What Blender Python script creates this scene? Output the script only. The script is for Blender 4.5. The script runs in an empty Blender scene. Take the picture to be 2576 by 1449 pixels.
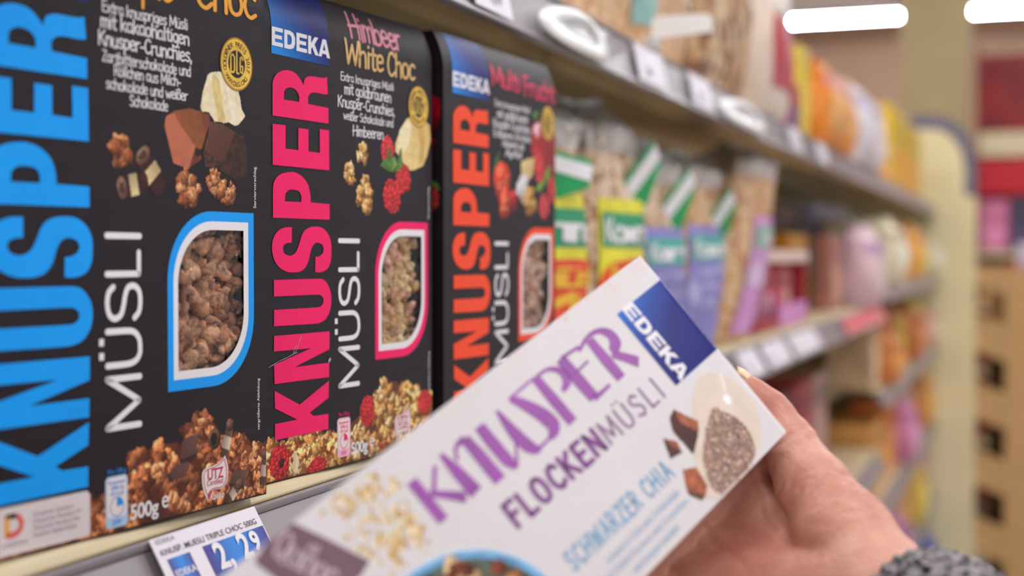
import bpy, bmesh, math, random
import numpy as np
from mathutils import Matrix, Vector

random.seed(7)
rng = np.random.default_rng(11)
SC = bpy.context.scene
COL = SC.collection

# ------------------------------------------------------------------ camera
CAM_H = 1.40
PSI = math.radians(19.9)                 # the camera looks along the shelf, turned 19.9 deg towards it
PITCH = math.atan((724.5 - 645.0) / 3578.0)
FWD = np.array([math.cos(PSI) * math.cos(PITCH), math.sin(PSI) * math.cos(PITCH), -math.sin(PITCH)])
RGT = np.array([math.sin(PSI), -math.cos(PSI), 0.0])
UPV = np.cross(RGT, FWD)
cam = bpy.data.cameras.new('camera')
cam.lens = 50.0
cam.sensor_width = 36.0
cam.clip_start = 0.02
cam.dof.use_dof = True
cam.dof.focus_distance = 0.655
cam.dof.aperture_fstop = 5.4
cam_o = bpy.data.objects.new('camera', cam)
COL.objects.link(cam_o)
m3 = Matrix(((RGT[0], UPV[0], -FWD[0]), (RGT[1], UPV[1], -FWD[1]), (RGT[2], UPV[2], -FWD[2])))
cam_o.matrix_world = Matrix.Translation((0, 0, CAM_H)) @ m3.to_4x4()
SC.camera = cam_o

# ------------------------------------------------------------------ light, exposure
SC.view_settings.view_transform = 'Standard'
SC.view_settings.look = 'None'
SC.view_settings.gamma = 1.0
SC.view_settings.use_curve_mapping = False
SC.view_settings.exposure = 0.20
SC.cycles.max_bounces = 8
SC.cycles.transparent_max_bounces = 16
SC.cycles.use_denoising = True
SC.cycles.sample_clamp_indirect = 6.0
W_ = bpy.data.worlds.new('hall_light')
SC.world = W_
W_.use_nodes = True
W_.node_tree.nodes['Background'].inputs['Color'].default_value = (0.97, 1.0, 1.06, 1)
W_.node_tree.nodes['Background'].inputs['Strength'].default_value = 0.68
LAMP_POWER = 46.0                        # emission strength of the ceiling tubes

# ------------------------------------------------------------------ materials
def lin(c):
    c = np.asarray(c, float) / 255.0
    return np.where(c <= 0.04045, c / 12.92, ((c + 0.055) / 1.055) ** 2.4)

def rgba(c):
    l = lin(c)
    return (float(l[0]), float(l[1]), float(l[2]), 1.0)

_M = {}
def mat(name, col, rough=0.5, spec=0.3, var=0.06, scale=30.0, bump=0.0, bscale=200.0, metal=0.0, coat=0.0, sss=0.0, stretch=None, col2=None):
    if name in _M:
        return _M[name]
    m = bpy.data.materials.new(name)
    m.use_nodes = True
    nt = m.node_tree
    b = nt.nodes['Principled BSDF']
    b.inputs['Roughness'].default_value = rough
    b.inputs['Specular IOR Level'].default_value = spec
    b.inputs['Metallic'].default_value = metal
    b.inputs['Coat Weight'].default_value = coat
    b.inputs['Coat Roughness'].default_value = 0.12
    if sss:
        b.inputs['Subsurface Weight'].default_value = sss
        b.inputs['Subsurface Radius'].default_value = (0.010, 0.004, 0.002)
        b.inputs['Subsurface Scale'].default_value = 1.0
    tc = nt.nodes.new('ShaderNodeTexCoord')
    mp = nt.nodes.new('ShaderNodeMapping')
    nt.links.new(tc.outputs['Object'], mp.inputs['Vector'])
    if stretch:
        mp.inputs['Scale'].default_value = stretch
    n = nt.nodes.new('ShaderNodeTexNoise')
    n.inputs['Scale'].default_value = scale
    n.inputs['Detail'].default_value = 4
    nt.links.new(mp.outputs['Vector'], n.inputs['Vector'])
    r = nt.nodes.new('ShaderNodeValToRGB')
    a = np.asarray(col, float)
    c2 = np.asarray(col2, float) if col2 is not None else np.clip(a * (1 + var), 0, 255)
    c1 = a if col2 is not None else np.clip(a * (1 - var), 0, 255)
    r.color_ramp.elements[0].position = 0.35
    r.color_ramp.elements[1].position = 0.65
    r.color_ramp.elements[0].color = rgba(c1)
    r.color_ramp.elements[1].color = rgba(c2)
    nt.links.new(n.outputs['Fac'], r.inputs['Fac'])
    nt.links.new(r.outputs['Color'], b.inputs['Base Color'])
    if bump:
        nb = nt.nodes.new('ShaderNodeTexNoise')
        nb.inputs['Scale'].default_value = bscale
        nb.inputs['Detail'].default_value = 3
        nt.links.new(mp.outputs['Vector'], nb.inputs['Vector'])
        bp = nt.nodes.new('ShaderNodeBump')
        bp.inputs['Strength'].default_value = bump
        bp.inputs['Distance'].default_value = 0.002
        nt.links.new(nb.outputs['Fac'], bp.inputs['Height'])
        nt.links.new(bp.outputs['Normal'], b.inputs['Normal'])
    _M[name] = m
    return m

def mat_print(name='printed_colour', rough=0.42, spec=0.25):
    """ink on card: the colour comes from the print itself (a colour attribute)"""
    if name in _M:
        return _M[name]
    m = bpy.data.materials.new(name)
    m.use_nodes = True
    nt = m.node_tree
    b = nt.nodes['Principled BSDF']
    b.inputs['Roughness'].default_value = rough
    b.inputs['Specular IOR Level'].default_value = spec
    a = nt.nodes.new('ShaderNodeAttribute')
    a.attribute_name = 'Col'
    nt.links.new(a.outputs['Color'], b.inputs['Base Color'])
    _M[name] = m
    return m

def mat_film(name, tint=(255, 255, 255), gloss=0.1, clear=0.85, bump=0.4, bscale=60.0, milky=0.0):
    """clear cellophane: mostly lets light through, with a glossy crumpled skin"""
    if name in _M:
        return _M[name]
    m = bpy.data.materials.new(name)
    m.use_nodes = True
    nt = m.node_tree
    nt.nodes.remove(nt.nodes['Principled BSDF'])
    out = nt.nodes['Material Output']
    tr = nt.nodes.new('ShaderNodeBsdfTransparent')
    tr.inputs['Color'].default_value = rgba(tint)
    gl = nt.nodes.new('ShaderNodeBsdfGlossy')
    gl.inputs['Roughness'].default_value = gloss
    mx = nt.nodes.new('ShaderNodeMixShader')
    lw = nt.nodes.new('ShaderNodeLayerWeight')
    lw.inputs['Blend'].default_value = 0.25
    mr = nt.nodes.new('ShaderNodeMapRange')
    mr.inputs['To Min'].default_value = (1 - clear) * 0.5
    mr.inputs['To Max'].default_value = min(1.0, (1 - clear) * 3.0 + 0.1)
    nt.links.new(lw.outputs['Fresnel'], mr.inputs['Value'])
    nt.links.new(mr.outputs['Result'], mx.inputs['Fac'])
    nt.links.new(tr.outputs[0], mx.inputs[1])
    nt.links.new(gl.outputs[0], mx.inputs[2])
    tc = nt.nodes.new('ShaderNodeTexCoord')
    nb = nt.nodes.new('ShaderNodeTexNoise')
    nb.inputs['Scale'].default_value = bscale
    nt.links.new(tc.outputs['Object'], nb.inputs['Vector'])
    bp = nt.nodes.new('ShaderNodeBump')
    bp.inputs['Strength'].default_value = bump
    bp.inputs['Distance'].default_value = 0.01
    nt.links.new(nb.outputs['Fac'], bp.inputs['Height'])
    for q in (gl, lw):
        nt.links.new(bp.outputs['Normal'], q.inputs['Normal'])
    if milky:
        df = nt.nodes.new('ShaderNodeBsdfDiffuse'); df.inputs['Color'].default_value = (.9, .88, .88, 1)
        m2 = nt.nodes.new('ShaderNodeMixShader'); m2.inputs['Fac'].default_value = milky
        nt.links.new(bp.outputs['Normal'], df.inputs['Normal'])
        nt.links.new(mx.outputs[0], m2.inputs[1]); nt.links.new(df.outputs[0], m2.inputs[2]); mx = m2
    nt.links.new(mx.outputs[0], out.inputs['Surface'])
    _M[name] = m
    return m

def mat_cereal(name, cols, scale=160.0, rough=0.75, bump=0.8):
    """loose flakes seen through film: cells of several cereal colours"""
    if name in _M:
        return _M[name]
    m = bpy.data.materials.new(name)
    m.use_nodes = True
    nt = m.node_tree
    b = nt.nodes['Principled BSDF']
    b.inputs['Roughness'].default_value = rough
    b.inputs['Coat Weight'].default_value = 0.35
    b.inputs['Coat Roughness'].default_value = 0.15
    tc = nt.nodes.new('ShaderNodeTexCoord')
    v = nt.nodes.new('ShaderNodeTexVoronoi')
    v.inputs['Scale'].default_value = scale
    nt.links.new(tc.outputs['Object'], v.inputs['Vector'])
    sp = nt.nodes.new('ShaderNodeSeparateColor')
    nt.links.new(v.outputs['Color'], sp.inputs['Color'])
    r = nt.nodes.new('ShaderNodeValToRGB')
    r.color_ramp.interpolation = 'CONSTANT'
    while len(r.color_ramp.elements) < len(cols):
        r.color_ramp.elements.new(0.5)
    for i, c in enumerate(cols):
        r.color_ramp.elements[i].position = i / len(cols)
        r.color_ramp.elements[i].color = rgba(c)
    nt.links.new(sp.outputs[0], r.inputs['Fac'])
    nt.links.new(r.outputs['Color'], b.inputs['Base Color'])
    bp = nt.nodes.new('ShaderNodeBump')
    bp.inputs['Strength'].default_value = bump
    bp.inputs['Distance'].default_value = 0.004
    bp.invert = True
    nt.links.new(v.outputs['Distance'], bp.inputs['Height'])
    nt.links.new(bp.outputs['Normal'], b.inputs['Normal'])
    _M[name] = m
    return m

def mat_emit(name, col, strength):
    m = bpy.data.materials.new(name)
    m.use_nodes = True
    nt = m.node_tree
    b = nt.nodes['Principled BSDF']
    b.inputs['Base Color'].default_value = rgba(col)
    b.inputs['Emission Color'].default_value = rgba(col)
    b.inputs['Emission Strength'].default_value = strength
    return m

# ------------------------------------------------------------------ objects
def tag(o, label=None, cat=None, group=None, kind=None):
    if label: o['label'] = label
    if cat: o['category'] = cat
    if group: o['group'] = group
    if kind: o['kind'] = kind
    return o

def empty(name, loc=(0, 0, 0), rotz=0.0, label=None, cat=None, group=None):
    o = bpy.data.objects.new(name, None)
    COL.objects.link(o)
    o.empty_display_size = 0.02
    o.location = loc
    o.rotation_euler = (0, 0, rotz)
    return tag(o, label, cat, group)

def obj(name, verts, faces, m, parent=None, smooth=False, mi=None, cols=None):
    me = bpy.data.meshes.new(name)
    verts = np.asarray(verts, float).reshape(-1, 3)
    me.from_pydata(verts.tolist(), [], [list(map(int, f)) for f in faces])
    ms = m if isinstance(m, (list, tuple)) else [m]
    for q in ms: me.materials.append(q)
    if mi is not None: me.polygons.foreach_set('material_index', np.asarray(mi, np.int32))
    if smooth: me.polygons.foreach_set('use_smooth', np.ones(len(me.polygons), bool))
    if cols is not None:
        a = me.color_attributes.new('Col', 'FLOAT_COLOR', 'POINT')
        c4 = np.ones((len(verts), 4), np.float32)
        c4[:, :3] = cols
        a.data.foreach_set('color', c4.ravel())
    me.update()
    o = bpy.data.objects.new(name, me)
    COL.objects.link(o)
    if parent: o.parent = parent
    return o

class MB:
    """collects shapes into one mesh"""
    def __init__(s): s.v = []; s.f = []; s.mi = []
    def add(s, v, f, mi=0):
        n = len(s.v)
        s.v += [tuple(map(float, q)) for q in v]
        s.f += [tuple(int(i) + n for i in q) for q in f]
        s.mi += [mi] * len(f)
        return s
    def box(s, x0, x1, y0, y1, z0, z1, mi=0, bev=0.0):
        if bev <= 0:
            v = [(x, y, z) for x in (x0, x1) for y in (y0, y1) for z in (z0, z1)]
            f = [(0, 1, 3, 2), (4, 6, 7, 5), (0, 4, 5, 1), (2, 3, 7, 6), (0, 2, 6, 4), (1, 5, 7, 3)]
            return s.add(v, f, mi)
        bm = bmesh.new()
        bmesh.ops.create_cube(bm, size=1.0)
        for q in bm.verts:
            q.co = Vector(((x0 + x1) / 2 + q.co.x * (x1 - x0), (y0 + y1) / 2 + q.co.y * (y1 - y0), (z0 + z1) / 2 + q.co.z * (z1 - z0)))
        bmesh.ops.bevel(bm, geom=list(bm.edges), offset=bev, segments=2, affect='EDGES', profile=0.5)
        return s.bm(bm, mi)
    def bm(s, bm, mi=0):
        bm.verts.ensure_lookup_table(); bm.verts.index_update()
        s.add([q.co[:] for q in bm.verts], [[q.index for q in f.verts] for f in bm.faces], mi)
        bm.free()
        return s
    def prism(s, pts, axis, a, b, mi=0):
        """closed outline in the two other axes, swept along axis from a to b"""
        n = len(pts)
        def P(p, t):
            if axis == 0: return (t, p[0], p[1])
            if axis == 1: return (p[0], t, p[1])
            return (p[0], p[1], t)
        v = [P(p, a) for p in pts] + [P(p, b) for p in pts]
        f = [(i, (i + 1) % n, n + (i + 1) % n, n + i) for i in range(n)] + [tuple(range(n))[::-1], tuple(range(n, 2 * n))]
        return s.add(v, f, mi)
    def obj(s, name, m, parent=None, smooth=False):
        return obj(name, s.v, s.f, m, parent, smooth, s.mi)

# ------------------------------------------------------------------ flat outlines, lettering, prints
def smooth_poly(pts, corner=48.0, sub=4, closed=True):
    """Catmull-Rom through gentle bends, straight through corners"""
    P = np.asarray(pts, float); n = len(P); out = []
    def is_c(i):
        if not closed and (i == 0 or i == n - 1): return True
        a = P[i] - P[i - 1]; b = P[(i + 1) % n] - P[i]
        c = np.dot(a, b) / (np.linalg.norm(a) * np.linalg.norm(b) + 1e-9)
        return math.degrees(math.acos(max(-1, min(1, c)))) > corner
    cs = [is_c(i) for i in range(n)]
    for i in range(n if closed else n - 1):
        j = (i + 1) % n
        p1, p2 = P[i], P[j]
        l = np.linalg.norm(p2 - p1)
        p0 = P[i - 1] if not cs[i] else 2 * p1 - p2
        p3 = P[(j + 1) % n] if not cs[j] else 2 * p2 - p1
        m1 = (p2 - p0) / 2; m2 = (p3 - p1) / 2
        for mm in (m1, m2):
            k = np.linalg.norm(mm)
            if k > l: mm *= l / k
        if cs[i] and cs[j]:
            out.append(p1); continue
        for t in np.arange(sub) / sub:
            h = np.array([2*t**3 - 3*t**2 + 1, t**3 - 2*t**2 + t, -2*t**3 + 3*t**2, t**3 - t**2])
            out.append(h[0]*p1 + h[1]*m1 + h[2]*p2 + h[3]*m2)
    if not closed: out.append(P[-1])
    return np.array(out)

def fill2d(polys):
    """triangles inside outlines (holes are outlines inside outlines)"""
    cu = bpy.data.curves.new('outline', 'CURVE')
    cu.dimensions = '2D'; cu.fill_mode = 'BOTH'; cu.resolution_u = 1
    for p in polys:
        sp = cu.splines.new('POLY'); sp.points.add(len(p) - 1)
        for q, c in zip(sp.points, p): q.co = (c[0], c[1], 0, 1)
        sp.use_cyclic_u = True
    return _take(cu)

def _take(cu):
    o = bpy.data.objects.new('outline', cu)
    me = bpy.data.meshes.new_from_object(o)
    v = np.array([q.co[:2] for q in me.vertices]).reshape(-1, 2); f = [tuple(q.vertices) for q in me.polygons]
    bpy.data.objects.remove(o); bpy.data.curves.remove(cu); bpy.data.meshes.remove(me)
    return v, f

def font2d(body, size=1.0, bold=0.0, shear=0.0, align='LEFT', spacing=1.0):
    cu = bpy.data.curves.new('line', 'FONT')
    cu.body = body; cu.size = size; cu.offset = bold; cu.shear = shear
    cu.align_x = align; cu.fill_mode = 'FRONT'; cu.resolution_u = 4; cu.space_character = spacing
    return _take(cu)

def split_corners(P, lim=62.0):
    """cut a stroke at its sharp bends"""
    P = np.asarray(P, float); out = []; a = 0
    for i in range(1, len(P) - 1):
        d1 = P[i] - P[i - 1]; d2 = P[i + 1] - P[i]
        c = np.dot(d1, d2) / (np.linalg.norm(d1) * np.linalg.norm(d2) + 1e-9)
        if math.degrees(math.acos(max(-1, min(1, c)))) > lim:
            out.append(P[a:i + 1]); a = i
    out.append(P[a:])
    return out

def ribbon(pts, w, step=2.0):
    """a pen stroke of width w (one value or one per point) with round ends"""
    P = np.asarray(pts, float)
    w = np.full(len(P), w, float) if np.isscalar(w) else np.asarray(w, float)
    q = [P[0]]; qw = [w[0]]
    for a, b, wa, wb in zip(P[:-1], P[1:], w[:-1], w[1:]):      # short pieces, so a stroke follows a curved panel
        n = max(1, int(math.ceil(np.linalg.norm(b - a) / step)))
        for i in range(1, n + 1): q.append(a + (b - a) * i / n); qw.append(wa + (wb - wa) * i / n)
    P = np.array(q); w = np.array(qw); n = len(P)
    d = np.gradient(P, axis=0); d /= (np.linalg.norm(d, axis=1)[:, None] + 1e-9)
    nr = np.c_[-d[:, 1], d[:, 0]]
    v = list(P + nr * w[:, None] / 2) + list(P - nr * w[:, None] / 2)
    f = [(i, i + 1, n + i + 1, n + i) for i in range(n - 1)]
    for i, s in ((0, -1), (n - 1, 1)):
        a0 = math.atan2(nr[i][1], nr[i][0]); k = len(v)
        arc = [P[i] + w[i] / 2 * np.array([math.cos(a0 - s * t * math.pi / 6), math.sin(a0 - s * t * math.pi / 6)]) for t in range(7)]
        v += arc; f.append(tuple(range(k, k + 7)))
    return np.array(v), f

GLYPH = {
 'a': "5.2;4.2,5 3,6.5 1.2,6 .5,3.5 1,.8 2.3,0 3.8,1.5 4.2,5|4.2,6.3 4.1,2 4.8,0", 'b': "5;.6,10 .6,0|.6,1 2.2,0 4,1 4.5,3.2 3.6,5.8 2,6 .6,4.5",
 'c': "4.6;4.2,5.6 3,6.5 1.3,5.8 .5,3.2 1.2,.8 2.6,0 4.2,1", 'd': "5;4.2,5 3,6.4 1.2,5.8 .5,3.2 1.2,.6 2.6,.1 4.2,2|4.2,10 4.2,0",
 'e': "4.8;.7,3.2 4.2,3.8 3.8,5.8 2.4,6.5 1,5.6 .5,3 1.2,.7 2.6,0 4.3,1", 'f': "3.8;4,9.2 3,10 2,9.2 1.8,7 1.8,0|.4,6 3.4,6.2",
 'g': "5;4.2,5 3,6.4 1.2,5.8 .5,3.4 1.2,1 2.6,.4 4.2,2|4.2,6.3 4.2,-2 3,-3.5 1,-3", 'h': "5;.6,10 .6,0|.6,4 2,6.2 3.6,6 4.2,4 4.3,0",
 'i': "2;1,6.3 1,0|1,8.6 1.05,8.9", 'k': "4.8;.6,10 .6,0|4,6.5 .8,3.2|1.4,3.6 4.4,0", 'l': "2.2;1,10 1,1 1.6,0",
 'm': "6.8;.6,6.4 .6,0|.6,4.5 1.8,6.3 3,6 3.3,4 3.3,0|3.3,4.5 4.6,6.3 5.8,6 6.1,4 6.1,0", 'n': "5;.6,6.4 .6,0|.6,4 2,6.2 3.6,6 4.2,4 4.3,0",
 'o': "5.2;2.5,6.5 1,5.6 .5,3.2 1.1,.8 2.5,0 4,.8 4.6,3.2 4,5.6 2.5,6.5", 'p': "5;.6,6.4 .6,-3.5|.6,5 2.2,6.4 4,5.6 4.5,3.2 3.8,.8 2,.2 .6,1.5",
 'r': "4;.6,6.4 .6,0|.6,4 1.8,6 3.6,6.3", 's': "4.6;4,5.8 2.6,6.5 1,5.6 1.2,4 3.4,2.8 4,1.3 2.6,0 .6,.7", 't': "3.8;1.8,9 1.8,1 2.6,0 3.6,.4|.2,6.3 3.6,6.5",
 'u': "5;.6,6.4 .6,2 1.6,.1 3.2,.4 4.2,2.4|4.2,6.4 4.2,0", 'w': "6.6;.2,6.4 1.6,0 3.1,5.2 4.6,0 6,6.4", 'x': "4.6;.4,6.4 4,0|4,6.4 .4,0", 'z': "4.6;.5,6.2 4,6.2 .5,.2 4.2,.2",
 '\u00df': "4.8;.6,0 .6,8 1.8,10 3.6,9.4 3.8,7.6 2.2,5.8 4,4.6 4.4,2 3.2,.2 1.8,.3", 'q': "5;4.2,5 3,6.4 1.2,5.8 .5,3.4 1.2,1 2.6,.4 4.2,2|4.2,6.3 4.2,-3.5",
 'E': "5;4.6,10 .6,10 .6,0 4.8,0|.6,5.2 4,5.2", 'M': "8;.6,0 1,10 4,2 7,10 7.4,0", 'K': "5.8;.6,10 .6,0|5,10 .8,4.6|1.8,5.6 5.4,0", 'C': "5.8;5.2,8.4 3.8,10 1.8,9 .6,5 1.4,1.2 3.4,0 5.4,1.6",
 'S': "5.4;4.8,8.6 3,10 1,8.8 1.2,6.2 4,4.4 4.8,2 3,0 .6,1.2", 'R': "5.6;.6,0 .6,10 3,10 4.6,8.4 4,5.8 .8,4.8|2.4,5 5.2,0", 'H': "6.4;.8,10 .6,0|5.6,10 5.6,0|-.2,4.6 6.2,5.4",
 'W': "8;.2,10 1.8,0 4,8 6,0 7.8,10", 'F': "4.8;.6,0 .8,10 4.8,10|.6,5 3.8,5.2", 'Z': "5.4;.6,9.8 4.8,9.8 .6,.2 5,.2", 'T': "5.4;2.8,10 2.8,0|.2,10 5.4,10",
 'L': "5;.8,10 .8,0 4.6,0", 'O': "6.6;3.2,10 1.4,9 .6,5 1.4,1 3.2,0 5,1 5.8,5 5,9 3.2,10", 'N': "6.4;.7,0 .7,10 5.6,0 5.6,10", 'U': "6.2;.7,10 .7,3 1.6,.6 3.1,0 4.6,.6 5.5,3 5.5,10",
 'I': "2.6;1.2,10 1.2,0", 'A': "6;.2,0 3,10 5.8,0|1.3,3.6 4.7,3.6", 'Q': "6.6;3.2,10 1.4,9 .6,5 1.4,1 3.2,0 5,1 5.8,5 5,9 3.2,10|3.6,2.4 6,-1",
 '-': "3.6;.4,3.6 3,3.6", ',': "2;1,.8 .6,-1.6", ' ': "3;", '.': "2;.9,.2 1,.3"}
def hand2d(text, height=1.0, width=0.1, xs=1.0, jitter=0.0, track=0.0, sharp=False):
    """a line of pen lettering; height is the cap height"""
    s = height / 10.0; x = 0.0; V = []; F = []
    r = random.Random(len(text) * 7 + 3)
    for ch in text:
        dots = ch in '\u00fc\u00dc\u00f6'
        g = GLYPH[{'\u00fc': 'u', '\u00dc': 'U', '\u00f6': 'o'}.get(ch, ch)]
        w, st = g.split(';')
        ss = [s_ for s_ in st.split('|') if s_]
        if dots:
            t = 12.2 if ch == '\u00dc' else 8.8; h = float(w) / 2
            ss += ['%g,%g %g,%g' % (h - 1.2, t, h - 1.15, t + .2), '%g,%g %g,%g' % (h + 1.1, t, h + 1.15, t + .2)]
        jy = r.uniform(-1, 1) * jitter
        for s_ in ss:
            p = np.array([list(map(float, q.split(','))) for q in s_.split()])
            if len(p) > 2: p = smooth_poly(p, 60 if sharp else 75, 4, False)
            p = np.c_[(p[:, 0] * xs + x) * s, (p[:, 1] + jy) * s]
            for pp in split_corners(p):
                v, f = ribbon(pp, width)
                n = sum(len(q) for q in V); V.append(v); F += [tuple(i + n for i in q) for q in f]
        x += (float(w) + track) * xs
    return np.concatenate(V), F, x * s

class Pic:
    """a small printed picture: colours on a fine grid, only where something is printed"""
    def __init__(s, u0, u1, v0, v1, res=0.35):
        s.u = np.arange(u0, u1 + res / 2, res); s.v = np.arange(v0, v1 + res / 2, res); s.res = res
        s.U, s.V = np.meshgrid(s.u, s.v)
        s.c = np.zeros(s.U.shape + (3,)); s.m = np.zeros(s.U.shape, bool)
        s.nz = s.noise(3.0)
    def noise(s, cell, seed=0):
        r = np.random.default_rng(seed + int(cell * 10)); g = r.random((400, 400))
        x = (s.U - s.u[0]) / cell; y = (s.V - s.v[0]) / cell
        i = x.astype(int) % 399; j = y.astype(int) % 399; fx = x - x.astype(int); fy = y - y.astype(int)
        fx = fx * fx * (3 - 2 * fx); fy = fy * fy * (3 - 2 * fy)
        return (g[j, i] * (1 - fx) + g[j, i + 1] * fx) * (1 - fy) + (g[j + 1, i] * (1 - fx) + g[j + 1, i + 1] * fx) * fy
    def win(s, a, b, c, d):
        i0 = max(0, int((a - s.u[0]) / s.res)); i1 = min(len(s.u), int((b - s.u[0]) / s.res) + 2)
        j0 = max(0, int((c - s.v[0]) / s.res)); j1 = min(len(s.v), int((d - s.v[0]) / s.res) + 2)
        return slice(max(0, j0), max(0, j1)), slice(max(0, i0), max(0, i1))
    def inside(s, pts, w):
        U, V = s.U[w], s.V[w]; r = np.zeros(U.shape, bool); n = len(pts)
        for i in range(n):
            (x1, y1), (x2, y2) = pts[i], pts[(i + 1) % n]
            if y1 == y2: continue
            k = ((y1 > V) != (y2 > V)) & (U < (x2 - x1) * (V - y1) / (y2 - y1) + x1)
            r ^= k
        return r
    def put(s, w, k, col):
        s.c[w][k] = np.broadcast_to(col, s.c[w].shape)[k] if np.ndim(col) < 3 else col[k]
        s.m[w][k] = True
    def poly(s, pts, col, var=0.0, cell=2.0, grad=None, curve=False):
        pts = np.asarray(pts, float)
        if curve: pts = smooth_poly(pts, 80, 4)
        w = s.win(pts[:, 0].min(), pts[:, 0].max(), pts[:, 1].min(), pts[:, 1].max())
        if s.U[w].size == 0: return
        k = s.inside(pts, w); c = np.ones(s.U[w].shape + (3,)) * np.asarray(col, float)
        if var: c *= 1 + var * (s.noise(cell, int(abs(pts[0, 0]) * 3))[w] * 2 - 1)[..., None]
        if grad is not None:                       # second colour along a direction across the shape
            (dx, dy), c2 = grad; t = s.U[w] * dx + s.V[w] * dy
            lo, hi = (pts @ np.array([dx, dy])).min(), (pts @ np.array([dx, dy])).max()
            t = np.clip((t - lo) / (hi - lo + 1e-6), 0, 1)[..., None]
            c = c * (1 - t) + np.asarray(c2, float) * t
        s.put(w, k, c)
    def blob(s, cx, cy, rx, ry, ang, col, wob=0.12, lo=0.42, tex=0.25, cell=0.9, seed=0, hl=0.0):
        R = max(rx, ry) * 1.35; w = s.win(cx - R, cx + R, cy - R, cy + R)
        U, V = s.U[w], s.V[w]
        if U.size == 0: return
        ca, sa = math.cos(ang), math.sin(ang)
        x = ((U - cx) * ca + (V - cy) * sa) / rx; y = (-(U - cx) * sa + (V - cy) * ca) / ry
        th = np.arctan2(y, x); r = np.hypot(x, y) / (1 + wob * (np.sin(3 * th + seed) + np.sin(5 * th + seed * 2.3) * 0.6 + np.sin(9 * th + seed * 1.7) * .4))
        k = r < 1; z = np.sqrt(np.clip(1 - r * r, 0, 1))
        nx = x * ca - y * sa; ny = x * sa + y * ca
        l = np.clip(-0.35 * nx + 0.62 * ny + 0.7 * z, 0, 1.2)
        t = 1 + tex * (s.noise(cell, seed)[w] * 2 - 1)
        fl = np.clip((lo + (1.12 - lo) * l) * t, .02, 1.4)[..., None]
        c = np.asarray(col, float) * fl ** np.array([.80, 1.0, 1.25])       # printed browns turn redder as they darken
        if hl: c += hl * np.clip(l - .85, 0, 1)[..., None] * 600
        s.put(w, k, np.clip(c, 0, 255))
    def cluster(s, cx, cy, r, pal, n=16, seed=0, sq=1.0, size=0.42):
        q = np.random.default_rng(seed)
        for i in range(n):
            a = q.random() * 6.28; d = r * math.sqrt(q.random()) * 0.72
            x, y = cx + d * math.cos(a), cy + d * math.sin(a) * sq
            k = r * size * (0.7 + .6 * q.random())
            s.blob(x, y, k, k * (0.55 + .4 * q.random()), q.random() * 3.14, pal[q.integers(len(pal))], 0.14, seed=int(q.integers(1, 99)), tex=.35, cell=.7)
    def heap(s, top, v0, pal, r=(2.2, 4.2), seed=0, dens=1.0):
        """a pile of flakes up to a skyline, painted from the back to the front"""
        q = np.random.default_rng(seed); top = np.asarray(top, float)
        ua, ub = top[0, 0], top[-1, 0]
        base = np.asarray(pal, float).mean(0) * np.array([.46, .32, .26])
        w = s.win(ua, ub, v0, top[:, 1].max()); sky = np.interp(s.U[w], top[:, 0], top[:, 1])
        s.put(w, (s.V[w] < sky - 2.5) & (s.V[w] > v0), base)
        n = int((ub - ua) * (top[:, 1].mean() - v0) / (r[0] * r[1]) * 0.75 * dens); L = []
        for i in range(n):
            u = ua + (ub - ua) * q.random(); t = np.interp(u, top[:, 0], top[:, 1])
            L.append((v0 + (t - 3.0 - v0) * q.random(), u))
        for v, u in sorted(L, reverse=True):
            R = r[0] + (r[1] - r[0]) * q.random(); p0 = np.asarray(pal[q.integers(len(pal))], float); sh = .85 + .45 * q.random()
            s.blob(u, v - .2 * R, R * 1.05, R * .9, 0, p0 * np.array([.60, .46, .36]), .2, lo=.6, seed=int(q.integers(1, 99)))
            for j in range(9):                      # one crunchy cluster: flakes stuck together
                a = q.random() * 6.28; d = R * .62 * math.sqrt(q.random()); k = R * (.28 + .28 * q.random())
                s.blob(u + d * math.cos(a), v + d * math.sin(a) * .85, k, k * (.45 + .5 * q.random()), q.random() * 3.14, p0 * sh * (.85 + .35 * q.random()), .16, seed=int(q.integers(1, 99)), lo=.40, tex=.22, cell=.8, hl=.10)
        s.m &= s.V > v0
    def raspberry(s, cx, cy, rx, ry, ang, col=(222, 40, 52), hole=False, seed=1):
        s.blob(cx, cy, rx, ry, ang, np.array(col) * .8, .03, lo=.5, tex=.1)
        q = np.random.default_rng(seed); ca, sa = math.cos(ang), math.sin(ang)
        pts = []
        for t in range(900):
            i, j = q.uniform(-1, 1), q.uniform(-1, 1)
            if i * i + j * j < .82 and all((i - a) ** 2 + (j - b) ** 2 > .055 for a, b in pts): pts.append((i, j))
        for i, j in sorted(pts, key=lambda p: -p[0] ** 2 - p[1] ** 2):
            x, y = i * rx, j * ry
            s.blob(cx + x * ca - y * sa, cy + x * sa + y * ca, rx * .19, ry * .18, ang, np.array(col) * (0.85 + .3 * q.random()), .02, lo=.58, tex=.08, hl=.3)
        if hole: s.blob(cx + rx * .2, cy - ry * .05, rx * .3, ry * .3, 0, np.array(col) * .35, .1)
    def mesh(s):
        m = s.m; cell = m[:-1, :-1] & m[1:, :-1] & m[:-1, 1:] & m[1:, 1:]
        use = np.zeros(m.shape, bool)
        for a in (slice(None, -1), slice(1, None)):
            for b in (slice(None, -1), slice(1, None)): use[a, b] |= cell
        idx = np.full(m.shape, -1); idx[use] = np.arange(use.sum())
        j, i = np.nonzero(cell)
        f = np.stack([idx[j, i], idx[j, i + 1], idx[j + 1, i + 1], idx[j + 1, i]], 1)
        return np.c_[s.U[use], s.V[use]], f, lin(np.clip(s.c[use], 0, 255))
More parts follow.
